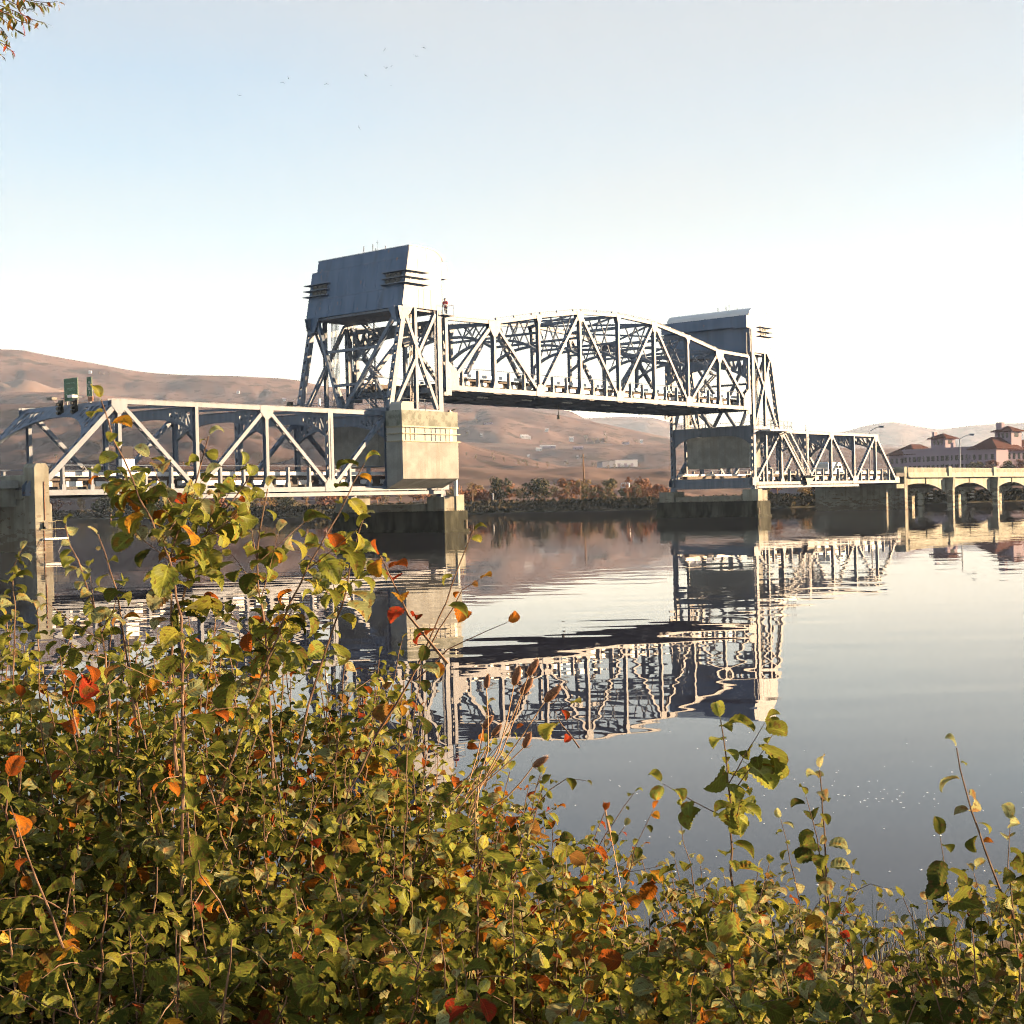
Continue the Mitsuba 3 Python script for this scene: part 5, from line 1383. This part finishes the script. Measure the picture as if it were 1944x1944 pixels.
class Plant:
    def __init__(self, name, label, cat_, group=None, palette='green', seed=0, narrow=False):
        self.th = Thing(name, label, cat_, group)
        self.r = np.random.default_rng(seed)
        self.pal = palette; self.M, self.C, self.stems, self.narrow = [], [], [], narrow

    def leaf(self, p, out, size, colour=-1, droop=-0.35):
        self.M.append((*p, *out, size, droop)); self.C.append(colour)

    def stem(self, pts, r0, r1, n=6):
        self.stems.append(tube(pts, r0, n, r1))

    def shoot(self, pts, r0, size, spacing=0.028, start=0.3, colours=None, jit=1.0):
        """a stem through pts with alternate leaves on both sides; more of them towards the tip"""
        pts = np.asarray(pts, float); r = self.r
        seg = np.linalg.norm(np.diff(pts, axis=0), axis=1); L = np.concatenate([[0], np.cumsum(seg)])
        fine = np.array([[np.interp(q, L, pts[:, k]) for k in range(3)] for q in np.linspace(0, L[-1], max(5, int(L[-1] / .05)))])
        fine[1:-1] += r.normal(0, .0025, fine[1:-1].shape)
        self.stem(fine, r0, r0 * .35)
        q, side = L[-1] * start, 1
        az = r.uniform(0, 6.28)
        while q < L[-1]:
            i = min(int(np.searchsorted(L, q)), len(L) - 1)
            t = (pts[i] - pts[i - 1]) / seg[i - 1]
            p = pts[i - 1] + t * (q - L[i - 1])
            a = az + side * 1.35 + r.normal(0, .5)
            o0, o1 = math.cos(a), math.sin(a); w_ = (o0 * t[0] + o1 * t[1]) * -.7 + .35
            o = (o0 + t[0] * w_, o1 + t[1] * w_, t[2] * w_)
            f = 0.65 + 0.45 * math.sin(math.pi * min(1, max(0, (q / L[-1] - start) / (1.02 - start))) ** .8)
            self.leaf(p, o, size * f * r.choice([.5, .75, .9, 1.0, 1.15, 1.4]), -1 if colours is None else colours[r.integers(len(colours))])
            side = -side; q += spacing * r.uniform(.7, 1.5)
        self.leaf(pts[-1], (pts[-1] - pts[-2]) + r.normal(0, .02, 3), size * .7, -1 if colours is None else colours[r.integers(len(colours))], .2)

    def bush(self, base, top, spread, nstem, size, leafy=1.0):
        r = self.r
        for k in range(nstem):
            a = 2 * math.pi * (k + r.random()) / nstem
            q = r.uniform(.2, 1.0)
            h = top * (1 - 0.32 * q * r.random())
            tip = base + np.array([math.cos(a) * spread * q, math.sin(a) * spread * q, h])
            mid = base + np.array([math.cos(a) * spread * q * .35, math.sin(a) * spread * q * .35, h * .55]) + r.normal(0, .03, 3)
            b0 = base + np.array([math.cos(a) * .04, math.sin(a) * .04, -.05])
            pts = np.array([b0, (b0 + mid) / 2 + r.normal(0, .012, 3), mid, (mid + tip) / 2 + r.normal(0, .02, 3), tip])
            self.shoot(pts, .0042 * (h / 1.2) ** .5, size, .030 / leafy, .32)
            nt = int(6 * leafy * h / 1.1) + 2
            for j in range(nt):
                u = r.uniform(.12, .93)
                i = min(int(u * 4), 3); p = pts[i] + (pts[i + 1] - pts[i]) * (u * 4 - i)
                b = r.uniform(0, 6.28); l = r.uniform(.14, .34) * (1.1 - .5 * u)
                d = np.array([math.cos(b) * .8, math.sin(b) * .8, r.uniform(.1, .9)]); d /= np.linalg.norm(d)
                e = p + d * l + [0, 0, -.04 * r.random()]
                self.shoot([p, p + d * l * .5 + r.normal(0, .01, 3), e], .0018, size * .92, .025 / leafy, .10)

    def done(self, nparts=120):
        A, C, r = np.array(self.M), np.array(self.C, int), self.r
        n = len(A)
        pr = np.array(MIX[self.pal]) / sum(MIX[self.pal])
        g = r.choice(5, n, p=pr)
        lo, le = np.array([q.start for q in GRP])[g], np.array([len(q) for q in GRP])[g]
        C = np.where(C < 0, lo + (r.random(n) * le).astype(int), C)
        x = A[:, 3:6] / (np.linalg.norm(A[:, 3:6], axis=1, keepdims=True) + 1e-9)
        x[:, 2] += A[:, 7] + r.normal(0, .25, n); x /= np.linalg.norm(x, axis=1, keepdims=True)
        y = np.cross(np.array([0, 0, 1.0]) + r.normal(0, .45, (n, 3)), x); y /= np.linalg.norm(y, axis=1, keepdims=True) + 1e-9
        M = np.tile(np.eye(4), (n, 1, 1))
        for k, q in enumerate((x, y, np.cross(x, y))): M[:, :3, k] = q * A[:, 6:7]
        M[:, :3, 3] = A[:, :3]
        self.th.put('stem', cat(self.stems), 'bark', smooth=50, kind='stuff' if len(self.stems) > 1 else None)
        c = M[:, :3, 3] - CAM; dd = c @ FWD
        px, py = 972 + FOC * (c @ RIGHT) / dd, 972 - FOC * (c @ UP) / dd
        inside = (px > -20) & (px < 1964) & (py > -20) & (py < 1964)
        s = np.linalg.norm(M[:, :3, 0], axis=1) / dd * np.where(inside, 1, 0.01)
        order = np.argsort(-s) if nparts else np.arange(len(M))
        big = [i for i in order[:nparts] if s[i] * FOC > 12] if nparts else []
        for i in big:
            key = uniq2(self.th.key + '__leaf')
            v, f, st = SHAPES_HI[int(self.r.integers(9))]
            scene[key] = mikit.ply((v @ M[i][:3, :3].T + M[i][:3, 3], f), 'leaf', smooth=True, uv=leaf_uv(st, int(C[i]), int(self.r.integers(4, 13))))
        rest = np.setdiff1d(np.arange(len(M)), big)
        if len(rest):
            vs, fs, cs, n = [], [], [], 0
            sh = SHAPES_NARROW if self.narrow else SHAPES_LO
            which = self.r.integers(0, len(sh), len(rest))
            for k, (v, f, c) in enumerate(sh):
                ii = rest[which == k]
                if not len(ii): continue
                q = np.einsum('kij,nj->kni', M[ii][:, :3, :3], v) + M[ii][:, None, :3, 3]
                uvs = leaf_uv(np.tile(c, (len(ii), 1, 1)), C[ii][:, None], self.r.integers(0, 15, (len(ii), 1)))
                vs.append(q.reshape(-1, 3)); cs.append(uvs.reshape(-1, 2))
                fs.append((f[None] + (np.arange(len(ii)) * len(v))[:, None, None]).reshape(-1, 3) + n); n += len(ii) * len(v)
            key = f'{self.th.key}__foliage'
            scene[key] = mikit.ply((np.vstack(vs), np.vstack(fs)), 'leaf', smooth=True, uv=np.vstack(cs))
            labels[key] = {'kind': 'stuff'}


_count = {}


def uniq2(key):
    n = _count.get(key, -1) + 1
    _count[key] = n
    return key if n == 0 else f'{key}_{n:03d}'


def px_line(pts, d0, d1=None):
    d = np.linspace(d0, d0 if d1 is None else d1, len(pts))
    return np.array([P(x, y, q) for (x, y), q in zip(pts, d)])


# the dense growth: rows of shrubs (photo column of the root, distance, photo row of the top, palette)
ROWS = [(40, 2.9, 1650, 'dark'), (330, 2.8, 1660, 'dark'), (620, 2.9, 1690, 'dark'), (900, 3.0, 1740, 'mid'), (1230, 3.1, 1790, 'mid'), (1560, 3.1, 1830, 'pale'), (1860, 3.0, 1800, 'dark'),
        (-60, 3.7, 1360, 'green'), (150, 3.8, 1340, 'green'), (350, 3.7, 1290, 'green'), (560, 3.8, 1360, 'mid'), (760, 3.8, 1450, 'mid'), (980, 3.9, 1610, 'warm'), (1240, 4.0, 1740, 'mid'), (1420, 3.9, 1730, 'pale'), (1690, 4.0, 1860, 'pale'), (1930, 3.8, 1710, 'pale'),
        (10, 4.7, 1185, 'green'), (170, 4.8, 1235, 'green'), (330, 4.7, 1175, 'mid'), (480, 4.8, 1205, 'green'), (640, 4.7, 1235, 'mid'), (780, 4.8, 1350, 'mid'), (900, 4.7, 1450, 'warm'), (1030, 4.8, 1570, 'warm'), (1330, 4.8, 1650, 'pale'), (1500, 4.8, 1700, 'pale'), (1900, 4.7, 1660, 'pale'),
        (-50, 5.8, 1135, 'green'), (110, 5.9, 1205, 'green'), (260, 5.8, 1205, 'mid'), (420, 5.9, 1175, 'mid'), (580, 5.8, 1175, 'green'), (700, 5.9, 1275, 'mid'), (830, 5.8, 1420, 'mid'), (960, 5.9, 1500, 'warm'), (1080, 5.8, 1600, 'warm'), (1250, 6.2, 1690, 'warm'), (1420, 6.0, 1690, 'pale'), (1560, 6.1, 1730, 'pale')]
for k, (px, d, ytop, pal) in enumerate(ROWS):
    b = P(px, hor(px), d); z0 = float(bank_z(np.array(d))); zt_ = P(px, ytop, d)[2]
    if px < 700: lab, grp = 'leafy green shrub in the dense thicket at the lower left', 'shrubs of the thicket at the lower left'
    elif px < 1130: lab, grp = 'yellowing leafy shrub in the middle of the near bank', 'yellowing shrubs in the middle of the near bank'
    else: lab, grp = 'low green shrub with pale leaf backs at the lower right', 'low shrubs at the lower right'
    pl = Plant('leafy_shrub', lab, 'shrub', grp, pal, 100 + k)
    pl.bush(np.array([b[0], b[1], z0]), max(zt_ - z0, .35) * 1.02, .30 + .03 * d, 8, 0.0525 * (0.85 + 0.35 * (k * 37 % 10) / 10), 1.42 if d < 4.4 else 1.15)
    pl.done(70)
# unseen shrubs added outside the right edge to cast shade on the front row
for k, (l, d, h) in enumerate(((1.75, 2.85, 1.75), (1.85, 3.15, 1.85), (2.35, 3.0, 2.0), (2.0, 2.5, 1.7))):
    pl = Plant('leafy_shrub', 'unseen leafy shrub added outside the right edge to shade the front row', 'shrub', 'shade shrubs added outside the right edge', 'green', 160 + k)
    b = CAM + FWD * d + RIGHT * l
    pl.bush(np.array([b[0], b[1], float(bank_z(np.array(d)))]), h, .5, 10, .085, .8)
    pl.done(0)

# single shoots that stand out
G, L_, O, R_D = [0, 1, 2, 4], [4, 5, 6, 7], [10, 11, 12, 13], [14, 15, 12]
SHOOTS = [([(345, 1700), (347, 1420), (344, 1180), (318, 1050), (285, 985), (250, 905), (222, 845), (192, 760)], 3.5, 'tallest shoot at the left, reaching across the portal of the left span', .060, None, .035),
          ([(335, 1500), (322, 1100), (325, 1045), (352, 985), (378, 895), (396, 828)], 3.6, 'slim shoot with hooked pale leaves right of the tallest shoot', .060, None, .03),
          ([(345, 1450), (346, 1150), (365, 1065), (400, 1000), (442, 950), (472, 908)], 3.7, 'leaning shoot under the middle of the left span', .056, None, .028),
          ([(520, 1500), (505, 1230), (493, 1142), (489, 1060), (494, 1005), (508, 928)], 3.9, 'upright thin shoot below the right part of the left span', .055, None, .035),
          ([(390, 1600), (440, 1440), (482, 1330), (522, 1215), (556, 1130), (592, 1065), (636, 990), (668, 920), (692, 880)], 3.8, 'long slanting shoot ending before the dark counterweight', .066, None, .03),
          ([(560, 1440), (600, 1290), (640, 1170), (660, 1110), (672, 1040), (690, 985)], 4.2, 'bright yellow green shoot left of the left pier', .052, [4, 5, 6, 7, 8], .02),
          ([(640, 1560), (700, 1425), (745, 1350), (782, 1290), (816, 1215), (842, 1160), (872, 1070), (898, 1008)], 3.9, 'long shoot with dark leaves at its tip in front of the pier reflection', .052, None, .085),
          ([(850, 1260), (805, 1205), (772, 1160), (746, 1110), (722, 1055)], 3.9, 'bare twig with glowing orange red leaves before the left pier', .062, O + R_D, .045),
          ([(790, 1290), (842, 1238), (900, 1208), (962, 1182)], 4.0, 'thin twig with one orange and yellow leaf at its end', .055, [10, 11, 14], .2),
          ([(815, 1230), (850, 1170), (882, 1112), (910, 1100)], 4.0, 'small twig with folded orange leaves right of the left pier', .052, O, .05),
          ([(215, 1500), (206, 1330), (200, 1225), (184, 1170), (165, 1110), (141, 1050), (124, 998)], 4.0, 'shoot with pale upright tip beside the pier at the left edge', .048, [0, 4, 5, 8], .025),
          ([(265, 1520), (254, 1350), (236, 1200), (212, 1090), (186, 1015)], 4.1, 'thin shoot with small dark leaves right of the pale tipped one', .045, None, .04),
          ([(150, 1400), (130, 1340), (150, 1285), (165, 1262)], 3.3, 'twig with four large red orange leaves at the left', .072, [10, 12, 14, 12], .035),
          ([(15, 1560), (10, 1520), (14, 1480)], 3.1, 'twig with a bright orange leaf at the left edge', .07, [10, 12], .04),
          ([(25, 1300), (28, 1150), (22, 1090), (40, 1045)], 4.2, 'small leaved branch over the foot of the pale pier at the left edge', .038, [1, 4, 5, 8], .012),
          ([(1392, 1900), (1390, 1760), (1388, 1600), (1385, 1510), (1376, 1420), (1368, 1366)], 3.5, 'upright shoot with paired broad leaves against the open water', .062, [2, 4, 5, 7], .025),
          ([(1568, 1920), (1569, 1800), (1568, 1640), (1560, 1520), (1556, 1462)], 3.8, 'shoot with a white tip leaf, right of the paired leaf shoot', .055, [0, 2, 8, 9], .026),
          ([(1575, 1720), (1552, 1610), (1530, 1512)], 3.8, 'side shoot left of the white tipped one', .05, [0, 3, 8], .035),
          ([(1960, 1840), (1906, 1702), (1872, 1622), (1842, 1532), (1816, 1420)], 3.7, 'tall sparse shoot with an orange leaf near the right edge', .050, [0, 4, 9, 10, 8], .035),
          ([(1935, 1900), (1926, 1760), (1912, 1640), (1918, 1560)], 3.5, 'leafy shoot at the right edge beside the tall sparse one', .062, [0, 1, 3, 8], .028),
          ([(1830, 1920), (1812, 1790), (1800, 1690), (1785, 1590)], 3.6, 'shoot with large dark leaves left of the right edge', .064, [0, 1, 3], .03),
          ([(1085, 1740), (1120, 1642), (1152, 1580), (1204, 1505)], 4.6, 'slanting twig with few small leaves over the open water', .040, [1, 4, 5], .05),
          ([(1180, 1720), (1200, 1625), (1240, 1538)], 4.6, 'dark twig with an orange leaf right of the slanting twig', .040, [1, 10, 11], .06),
          ([(1330, 1760), (1312, 1650), (1292, 1560)], 4.2, 'short shoot left of the paired leaf shoot', .040, [0, 4, 8], .04),
          ([(1530, 1790), (1512, 1690), (1496, 1610), (1482, 1555)], 4.2, 'short pale leaved shoot between the two tall shoots at the right', .040, [4, 8, 9], .022),
          ([(1000, 1560), (1040, 1500), (1075, 1475), (1112, 1482)], 4.8, 'fine twig with small leaves reaching right over the water', .032, [0, 3, 4], .035),
          ([(760, 1760), (770, 1560), (778, 1400), (800, 1260)], 3.6, 'dark upright stem with drooping leaves left of the seed heads', .058, [0, 1, 3], .05),
          ([(905, 1900), (908, 1700), (902, 1540), (905, 1480)], 3.4, 'pale upright stem with broad leaves in the yellowing shrubs', .055, [0, 2, 4, 5], .045),
          ([(120, 1800), (60, 1640), (20, 1530)], 2.7, 'thick bare stem leaning left in the dark corner', .05, [0, 3, 12], .09),
          ([(420, 1944), (440, 1740), (372, 1640), (368, 1540)], 2.7, 'forked stem with large leaves in the shade at the lower left', .058, [0, 1, 4, 11], .05),
          ([(1100, 1420), (1050, 1355), (1082, 1338)], 4.3, 'twig with red and yellow leaves beside the seed heads', .052, [14, 12, 6], .05)]
for k, (pts, d, lab, size, cols, sp) in enumerate(SHOOTS):
    pl = Plant('young_shoot', lab, 'shoot', None, 'mid', 300 + k)
    q = px_line(pts, d)
    r0 = .0046 if len(pts) > 4 else .0026
    pl.shoot(q, r0, size * 1.08, sp * .95, .30 if len(pts) > 4 else .25, cols)
    if len(pts) > 5 and sp < .05:
        for j in range(5):
            u = pl.r.uniform(.15, .75); i = int(u * (len(q) - 1)); p = q[i] + (q[i + 1] - q[i]) * (u * (len(q) - 1) - i)
            dirv = np.array([pl.r.normal(0, .7), pl.r.normal(0, .7), .55]); dirv /= np.linalg.norm(dirv)
            pl.shoot([p, p + dirv * .1, p + dirv * .19 + [0, 0, .01]], .0018, size * 1.05, .026, .2, cols)
    pl.done(300)

# dry seed heads on long stems
HEADS = [(925, 1293, 27, .15), (981, 1283, 38, .3), (1012, 1267, 36, .55), (1000, 1303, 38, .6), (1049, 1317, 42, .8), (926, 1371, 30, .7), (943, 1386, 28, .7), (1001, 1405, 32, .45), (1026, 1446, 34, 1.0)]
for k, (px, py, ln, lean) in enumerate(HEADS):
    d = 4.3 + .1 * (k % 4)
    labs = ['leftmost upright seed head of the dry cluster', 'tall seed head just right of the leftmost one', 'topmost seed head of the dry cluster', 'fat seed head below the topmost one', 'large seed head at the right of the cluster', 'small dark seed head at the lower left of the cluster', 'small seed head right of the lower left one', 'seed head low on a slanting stem', 'lone lowest seed head above the open water']
    th = Thing('seed_head_stalk', 'brown spiny ' + labs[k], 'dry plant')
    s = d / FOC
    t = RIGHT * math.sin(lean) + UP * math.cos(lean)
    c = P(px, py, d); a, b = c - t * ln * s * .5, c + t * ln * s * .5
    bot = P(905 - 12 * k if k < 8 else 890, 1540 + 15 * (k % 3), d + .1)
    mid = (a + bot) / 2 + RIGHT * .02
    st_ = np.array([bot, (bot + mid) / 2 - RIGHT * .012, mid, (mid + a) / 2 + RIGHT * .004, a])
    th.put('stalk', tube(st_, .0028, 5, .0018), 'dry_straw')
    prof = np.array([(0, .35), (.15, .8), (.4, 1.0), (.7, .85), (.9, .5), (1, .15)])
    R0 = ln * s * .20
    ring, nseg = [], 12
    _, _, tt, ss, oo = frame(a, b, RIGHT + FWD * .3)
    for q, w in prof:
        for j in range(nseg):
            an = 2 * math.pi * (j + (q * 10 % 2) * .5) / nseg
            ring.append(a + (b - a) * q + (ss * math.cos(an) + oo * math.sin(an)) * R0 * w * (1 + .1 * (j % 2)))
    f = []
    for i in range(len(prof) - 1):
        for j in range(nseg):
            p0, p1 = i * nseg + j, i * nseg + (j + 1) % nseg
            f += [[p0, p1, p1 + nseg], [p0, p1 + nseg, p0 + nseg]]
    th.put('head', (np.array(ring), np.array(f)), 'seed_head', smooth=True)
    r = np.random.default_rng(k)
    sv, sf = [], []
    for j in range(170):
        q = r.uniform(.02, 1); an = r.uniform(0, 6.28); w = np.interp(q, prof[:, 0], prof[:, 1]) * R0
        dr_ = ss * math.cos(an) + oo * math.sin(an)
        p0 = a + (b - a) * q + dr_ * w * .9; p1 = p0 + dr_ * R0 * .55 + tt * R0 * .5
        sd = np.cross(dr_, tt) * R0 * .07
        sf.append([3 * j, 3 * j + 1, 3 * j + 2]); sv += [p0 - sd, p0 + sd, p1]
    th.put('spines', (np.array(sv), np.array(sf)), 'dry_straw', kind='stuff')
    br = []
    for j in range(5):
        an = j * 1.26; dr_ = ss * math.cos(an) + oo * math.sin(an)
        br.append(tube([a, a + dr_ * R0 * 1.6 + tt * R0 * .6, a + dr_ * R0 * 2.1 + tt * R0 * 2.2 * r.uniform(.6, 1.3)], .0009, 4, .0004))
    th.put('bracts', br, 'dry_straw', kind='stuff')


def grass(n, px0, px1, d0, d1, h0, h1, seed, name, m, label, wd=.004):
    r = np.random.default_rng(seed)
    px, d = r.uniform(px0, px1, n), r.uniform(d0, d1, n)
    vs, fs = [], []
    for k in range(n):
        b = P(px[k], hor(px[k]), d[k]); b[2] = float(bank_z(np.array(d[k]))) - .04
        h = r.uniform(h0, h1); a = r.uniform(0, 6.28); ln = r.uniform(.05, .4) * h
        e = np.array([math.cos(a), math.sin(a), 0]); sd = np.array([-e[1], e[0], 0]) * wd * r.uniform(.5, 1.2)
        pts = [b, b + e * ln * .25 + [0, 0, h * .5], b + e * ln * .6 + [0, 0, h * .85], b + e * ln * 1.1 + [0, 0, h]]
        i = len(vs)
        for q, p in zip((1, .8, .5), pts): vs += [p - sd * q, p + sd * q]
        vs.append(pts[3])
        fs += [[i, i + 1, i + 3], [i, i + 3, i + 2], [i + 2, i + 3, i + 5], [i + 2, i + 5, i + 4], [i + 4, i + 5, i + 6]]
    single(name, (np.array(vs), np.array(fs)), m, label, 'grass', kind='stuff')


mat('grass_green', (0.055, 0.065, 0.02), 0.7)
mat('grass_dry', (0.15, 0.088, 0.052), 0.8)
grass(9000, -300, 2300, 2.2, 9.3, .12, .5, 1, 'bank_grass', 'grass_green', 'green grass under the shrubs of the near bank')
grass(6000, 1420, 2050, 3.6, 7.8, .15, .46, 2, 'dry_grass', 'grass_dry', 'brown dry grass and weeds at the lower right of the near bank', .003)
grass(700, 850, 1200, 4.5, 7.5, .3, .7, 3, 'dry_grass', 'grass_dry', 'thin dry grass stems in the middle of the near bank', .0025)
th = Thing('grass_stem', 'single pale dry grass stem rising over the open water', 'grass')
th.put('stalk', tube(px_line([(1196, 1790), (1188, 1740), (1166, 1620), (1150, 1540), (1146, 1522)], 4.4), .0022, 5, .001), 'dry_straw')
th.put('ear', tube(px_line([(1158, 1580), (1151, 1548), (1146, 1520)], 4.4), .006, 6, .001), 'dry_straw')

# specks of foam drifting on the water
def specks():
    r = np.random.default_rng(12)
    vs, fs = [], []
    for k in range(110):
        px, py = r.uniform(1050, 1944), r.uniform(1390, 1690)
        if k % 3 == 0: px, py = r.normal(1680, 70), r.normal(1515, 16)
        if py < hor(px) + 60: continue
        d = 3.19 * FOC / (py - hor(px)) ; c = ground_at(px, d, 0.004)
        R0 = r.uniform(.005, .014); i = len(vs)
        vs += [c + [math.cos(a) * R0, math.sin(a) * R0, 0] for a in np.linspace(0, 2 * math.pi, 7)[:-1]] + [c + [0, 0, R0 * .6]]
        fs += [[i + j, i + (j + 1) % 6, i + 6] for j in range(6)]
    return np.array(vs), np.array(fs)


single('foam_specks', specks(), 'foam', 'white specks of foam drifting on the dark water at the right', 'foam', kind='stuff')

# the tree whose branch hangs into the top left corner
def lat(l, d, z):
    return CAM * [1, 1, 0] + FWD * [1, 1, 0] * d + RIGHT * [1, 1, 0] * l + np.array([0, 0, z])


tr = Plant('overhanging_tree', 'tree with narrow yellowing leaves hanging into the top left corner', 'tree', None, 'willow', 900, True)
base = lat(-5.4, 6.0, float(bank_z(np.array(6.0))))
tr.stem([base - [0, 0, .3], lat(-5.3, 6.1, 2.2), lat(-5.1, 6.3, 4.4), lat(-4.9, 6.4, 6.6), lat(-4.7, 6.5, 8.4)], .17, .05, 9)
rr = np.random.default_rng(77)
limbs = [(lat(-5.1, 6.3, 4.6), lat(-4.0, 6.8, 6.3), lat(-3.0, 7.0, 6.55)), (lat(-5.0, 6.4, 5.6), lat(-3.9, 7.0, 6.9), lat(-2.85, 7.2, 6.65)), (lat(-5.1, 6.3, 4.0), lat(-4.2, 6.9, 5.5), lat(-3.1, 7.0, 5.75)), (lat(-4.9, 6.4, 6.6), lat(-4.0, 6.0, 7.6), lat(-3.2, 5.8, 7.9)),
         (lat(-5.0, 6.3, 5.4), lat(-6.2, 6.6, 6.6), lat(-7.0, 6.8, 7.0)), (lat(-4.9, 6.4, 7.0), lat(-5.6, 7.4, 8.0), lat(-6.0, 8.2, 8.2)), (lat(-5.1, 6.3, 4.8), lat(-5.6, 5.2, 6.2), lat(-6.0, 4.4, 6.8))]
for a, b, c in limbs:
    tr.stem([a, (a + b) / 2 + [0, 0, .08], b, (b + c) / 2 + [0, 0, .05], c], .045, .012, 6)
    for k in range(26):
        q = rr.uniform(.25, 1.0)
        p = a + (b - a) * q * 2 if q < .5 else b + (c - b) * (q * 2 - 1)
        dv = np.array([rr.normal(0, .6), rr.normal(0, .6), rr.normal(-.15, .35)]); dv /= np.linalg.norm(dv)
        l = rr.uniform(.25, .6)
        tr.shoot([p, p + dv * l * .5, p + dv * l + [0, 0, -.14 * l - .02]], .004, .058, .016, .08)
# the twigs that show in the corner
for pts, d in (([(-60, -30), (0, 10), (40, 25), (70, 42), (86, 44)], 7.0), ([(-60, -40), (20, -10), (70, 5), (110, 3)], 7.1), ([(-80, 20), (-20, 40), (10, 60), (18, 78), (8, 66)], 7.0), ([(-60, -60), (10, -15), (45, 0), (95, 12)], 7.2),
               ([(-60, 0), (0, 20), (35, 40), (62, 46)], 6.9), ([(-50, 40), (-5, 78), (12, 86), (22, 98)], 7.0), ([(-50, -20), (-5, 15), (25, 28), (48, 30)], 7.1), ([(-70, 10), (-10, 25), (16, 45), (30, 58)], 7.0), ([(-60, 60), (-20, 90), (2, 104)], 7.0), ([(-40, -30), (10, 0), (35, 12), (60, 20)], 7.05)):
    tr.shoot(px_line(pts, d), .004, .055, .013, .15)
tr.done(0)
